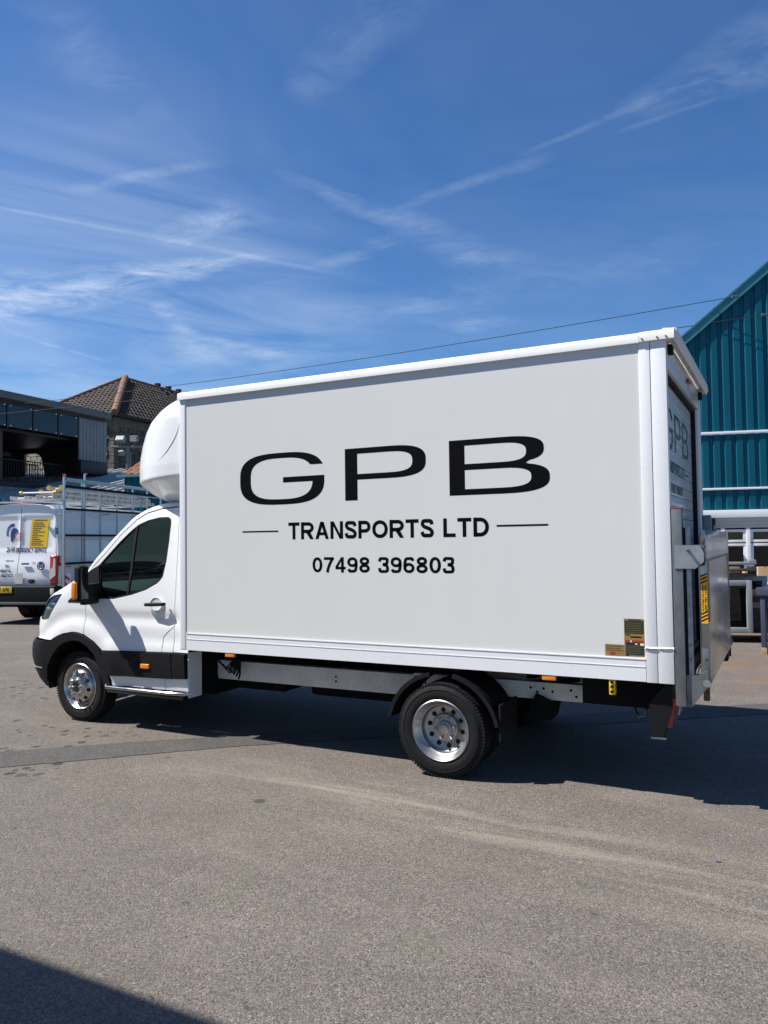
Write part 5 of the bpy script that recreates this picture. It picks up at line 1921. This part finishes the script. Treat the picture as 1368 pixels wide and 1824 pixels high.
# stone house with hipped tile roof
sh = lb((-24.607, 22.284, 0), 'stone_house', 'stone house with dark hipped tile roof and pale red ridge tiles', 'house')
DP, LN = 5.8, 15.0
MB().box(-DP, -.02, .02, LN, 0, 8.05).build('wall_core', 'mortar', sh, sm=False)
z_ = 4.4
stone_meshes = [MB().box(-.03, .02, 0, l_, 0, h_, .012, 1).mesh('stone') for l_, h_ in ((.42, .17), (.55, .2), (.3, .15), (.48, .24), (.36, .2), (.62, .18))]
for me in stone_meshes:
    me.materials.append(MATS['stone'])
while z_ < 7.55:
    y_ = .34 + rs.uniform(0, .2)
    rowh = rs.choice((.17, .2, .24))
    while y_ < 6.2:
        if not (2.0 < y_ < 4.6 and 5.0 < z_ < 7.2):
            me = rs.choice(stone_meshes)
            o = put('stone', me, None, sh, loc=(rs.uniform(-.01, .02), y_, z_))
            o.scale = (1, rs.uniform(.8, 1.1), rowh / .22 * .95)
        y_ += rs.uniform(.4, .62)
    z_ += rowh + .015
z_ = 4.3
while z_ < 7.5:                     # end wall the sun reaches; its sunlit brightness is put into the paler stone
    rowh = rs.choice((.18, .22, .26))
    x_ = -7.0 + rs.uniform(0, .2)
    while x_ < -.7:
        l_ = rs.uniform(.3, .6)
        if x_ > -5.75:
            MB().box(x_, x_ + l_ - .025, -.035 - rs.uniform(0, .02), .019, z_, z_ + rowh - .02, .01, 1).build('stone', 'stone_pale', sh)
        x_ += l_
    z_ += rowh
z_ = 4.2
k = 0
while z_ < 7.55:                    # dressed corner stones
    MB().box(-.25, .045, -.04, .30 + .12 * (k % 2), z_, z_ + .36, .015, 1).build('quoin', 'stone', sh)
    z_ += .38
    k += 1
MB().box(-DP, .06, -.06, LN, 7.56, 8.03, .01).build('wall_band', 'stone', sh)
MB().box(-.02, .03, 1.7, 4.4, 6.95, 7.2, .01).build('lintel', 'wood_brown', sh)
MB().box(-.02, .015, 1.9, 4.3, 5.0, 6.94).build('blocked_window', 'grey_fascia', sh, sm=False)
MB().box(-DP - .3, .36, -.36, LN, 8.03, 8.13, .01).build('gutter', 'gutter_black', sh)
EZ, AZ = 8.12, 11.0
EX, EY = .38, -.38
AX, AY = -DP / 2, 4.25


def tiles(name, o, eu, ev, nu, nv, clip, mtl, tw=.30, th=.33):
    """rows of single-lap tiles laid on a slope: o origin, eu along the eave, ev up the slope"""
    mb = MB()
    nrm = eu.cross(ev).normalized()
    if nrm.z < 0:
        nrm = -nrm
    for j in range(nv):
        for i in range(nu):
            u, v = (i + (j % 2) * .5) * tw, j * th
            if not clip(u + tw / 2, v + th / 2):
                continue
            lift = .055 + random.uniform(-.008, .008)
            pr = []
            for (du, hh) in ((0, 0), (.04, .03), (.10, .05), (.17, .02), (tw - .01, .0)):
                pr.append((du, hh))
            lo = [o + eu * (u + du) + ev * v + nrm * (hh + lift) for du, hh in pr]
            hi = [o + eu * (u + du) + ev * (v + th + .05) + nrm * (hh + .01) for du, hh in pr]
            fr = [o + eu * (u + du) + ev * v + nrm * 0.0 for du, hh in pr]
            mb.grid([fr, lo, hi])
    ob = mb.build(name, mtl, sh if name == 'roof_tiles' else None, sm=False)
    return ob


def slope(P, Q, Rr):
    return P, (Q - P), (Rr - P)


V3 = Vector
# slope facing the yard
e0, e1 = V3((EX, EY, EZ)), V3((EX, LN, EZ))
ap, rb_ = V3((AX, AY, AZ)), V3((AX, LN, AZ))
eu = V3((0, 1, 0))
ev = (V3((AX, 0, AZ)) - V3((EX, 0, EZ))).normalized()
sl = (V3((AX, 0, AZ)) - V3((EX, 0, EZ))).length
hip_k = (AY - EY) / sl
mb = MB()
mb.quad(e0, e1, rb_, ap)
mb.quad(V3((-DP - EX, EY, EZ)), e0, ap)
mb.quad(V3((-DP - EX, LN, EZ)), V3((-DP - EX, EY, EZ)), ap, rb_)
mb.build('roof_deck', 'gutter_black', sh, sm=False)
t1 = tiles('roof_tiles', e0, eu, ev, int((LN - EY) / .3), int(sl / .33) + 1, lambda u, v: u > v * hip_k + .12 and v < sl and u < 12, 'roof_tile')
t1['kind'] = 'stuff'
# hip end
l0 = V3((-DP - EX, EY, EZ))
eu2 = V3((1, 0, 0))
ev2 = (V3((0, AY, AZ)) - V3((0, EY, EZ))).normalized()
sl2 = (V3((0, AY, AZ)) - V3((0, EY, EZ))).length
wd = DP + 2 * EX
t2 = tiles('roof_tiles', l0, eu2, ev2, int(wd / .3) + 1, int(sl2 / .33) + 1, lambda u, v: u > v / sl2 * wd / 2 + .05 and u < wd - v / sl2 * wd / 2 - .05, 'roof_tile')
t2['kind'] = 'stuff'


def ridge_run(p, q, n, r):
    d = (q - p)
    for i in range(n):
        a, b = p + d * (i / n), p + d * ((i + .97) / n)
        MB().cyl(a + V3((0, 0, .02)), b + V3((0, 0, .02)), r * (1 + .06 * (i % 2)), 10).build('ridge_tile', 'ridge_tile', sh)


ridge_run(e0 + V3((0, 0, .05)), ap + V3((0, 0, .05)), 12, .17)
ridge_run(l0 + V3((0, 0, .05)), ap + V3((0, 0, .05)), 12, .12)
ridge_run(ap, rb_, 24, .09)
for k in range(4):
    yk = AY + 2.7 + 1.0 * k
    vt = MB().box(AX - .13, AX + .13, yk, yk + .24, AZ + .0, AZ + .22, .01).build('ridge_vent', 'roof_tile', sh)
    MB().box(AX + .131, AX + .14, yk + .05, yk + .12, AZ + .10, AZ + .2).build('vent_slot', 'dark_hole', vt, sm=False)
    MB().box(AX - .16, AX + .16, yk - .03, yk + .27, AZ + .221, AZ + .25, .01).build('vent_cap', 'roof_tile', vt)

# low teal shed with a ribbed grey roof behind the van
ls = empty('teal_shed', (-17.86, 13.33, 0), TR, 'low teal shed with pale ribbed roof behind the van', 'shed')
RISE, RUN, EV = 1.95, 9.2, 3.28
mb = MB()
pitch = .52
k = int(-9 / pitch)
lo, hi = [], []
while k * pitch < 2.7:
    for dx, h_ in ((0, 0), (.33, 0), (.36, .12), (.49, .12)):
        q = k * pitch + dx
        lo.append((q, -.15, EV + h_))
        hi.append((q, RUN, EV + RISE + h_))
    k += 1
mb.grid([lo, hi])
o = mb.build('roof_sheet', 'roof_sheet', ls, sm=False)
mb = MB()
k = int(-9 / .2405)
lo, hi = [], []
while k * .2405 < 2.6:
    for dx, d in ((0, 0), (.050, 0), (.078, .040), (.205, .040), (.2300, 0)):
        q = k * .2405 + dx
        lo.append((q, -d, 0))
        hi.append((q, -d, EV - .05))
    k += 1
mb.grid([lo, hi])
mb.build('wall_sheet', 'teal_sheet', ls, sm=False)
MB().box(-9, 2.7, -.24, -.06, EV - .14, EV - .02, .01).build('gutter', 'teal_trim', ls)
MB().prism([(0, EV - .02), (RUN, EV + RISE - .02), (RUN, 0), (0, 0)], 0, 2.62, 2.68).build('gable_wall', 'teal_sheet', ls, sm=False)
# small lean-to with orange tiles
lt = empty('lean_to', (-14.93, 13.70, 0), TR, 'small teal lean-to with orange clay tile roof beside the floodlight pole', 'lean-to')
mb = MB()
k = 0
lo, hi = [], []
while k * .2405 < 3.4:
    for dx, d in ((0, 0), (.050, 0), (.078, .040), (.205, .040), (.2300, 0)):
        lo.append((k * .2405 + dx, -d, 0))
        hi.append((k * .2405 + dx, -d, 3.98))
    k += 1
mb.grid([lo, hi])
mb.build('wall_sheet', 'teal_sheet', lt, sm=False)
MB().box(-.03, .0, -.02, 2.5, 0, 4.0).build('side_wall', 'teal_sheet', lt, sm=False)
MB().box(-.2, 3.4, -.25, -.05, 3.96, 4.04, .01).build('gutter', 'teal_trim', lt)
mb = MB()
for j in range(3):
    for i in range(12):
        x0 = -.1 + i * .28
        y0, z0 = -.1 + j * .36, 4.04 + j * .17
        for (da, ha), (db, hb) in zip(((0, 0), (.05, .05), (.12, .06), (.19, .02)), ((.05, .05), (.12, .06), (.19, .02), (.27, 0))):
            mb.quad((x0 + da, y0, z0 + ha + .03), (x0 + db, y0, z0 + hb + .03), (x0 + db, y0 + .40, z0 + .19 + hb), (x0 + da, y0 + .40, z0 + .19 + ha))
            mb.quad((x0 + da, y0, z0 - .02), (x0 + db, y0, z0 - .02), (x0 + db, y0, z0 + hb + .03), (x0 + da, y0, z0 + ha + .03))
o = mb.build('roof_tiles', 'orange_tile', lt, sm=False)
o['kind'] = 'stuff'

# floodlight pole
fp = empty('floodlight_pole', (-17.86, 16.63, 0), 0, 'grey pole carrying floodlights in front of the stone house', 'floodlight')
MB().cyl((0, 0, 0), (0, 0, 5.55), .06, 12).build('pole', 'lamp_grey', fp)
MB().cyl((.10, .05, 0), (.10, .05, 5.3), .025, 8).build('conduit', 'lamp_grey', fp)
MB().cyl((-.55, -.28, 5.52), (.85, .44, 5.52), .04, 10).build('cross_arm', 'lamp_grey', fp)
for (t_, z, tilt, w_) in ((-.27, 5.80, -38, .34), (.25, 5.82, 18, .30), (-.22, 5.28, -60, .24)):
    Mh = Matrix.Translation((t_ * .9, t_ * .45, z)) @ Matrix.Rotation(R(27), 4, 'Z') @ Matrix.Rotation(R(tilt), 4, 'X')
    h = MB().box(-w_ / 2, w_ / 2, -.09, .09, -w_ * .38, w_ * .38, .02, M=Mh).build('lamp_head', 'lamp_grey', fp)
    MB().box(-w_ / 2 + .03, w_ / 2 - .03, -.10, -.091, -w_ * .38 + .03, w_ * .38 - .03, M=Mh).build('lamp_glass', 'clear_lens', h, sm=False)
    MB().cyl((t_ * .9, t_ * .45, 5.52), (t_ * .9, t_ * .45, z), .02, 8).build('bracket', 'lamp_grey', fp)

# overhead cables
def cable(p, q, sag, label, r=.008):
    p, q = V3(p), V3(q)
    pts = []
    for i in range(41):
        u = i / 40
        c = p.lerp(q, u)
        c.z -= sag * 4 * u * (1 - u)
        pts.append(c)
    mb = MB()
    mb.tube(pts, r, 6)
    o = mb.build('overhead_cable', 'cable', None)
    tag(o, label, 'cable', 'overhead cables')


tw = lambda x, y, z: TP + DT * x - NT * y + Vector((0, 0, z))
cable(tw(.07, -.30, 7.12), (-22.0, 14.3, 7.15), .2, 'upper black overhead cable from the warehouse gable to the left')
cable(tw(.68, -.30, 6.66), (-21.8, 12.5, 6.45), .2, 'lower black overhead cable passing behind the truck roof')
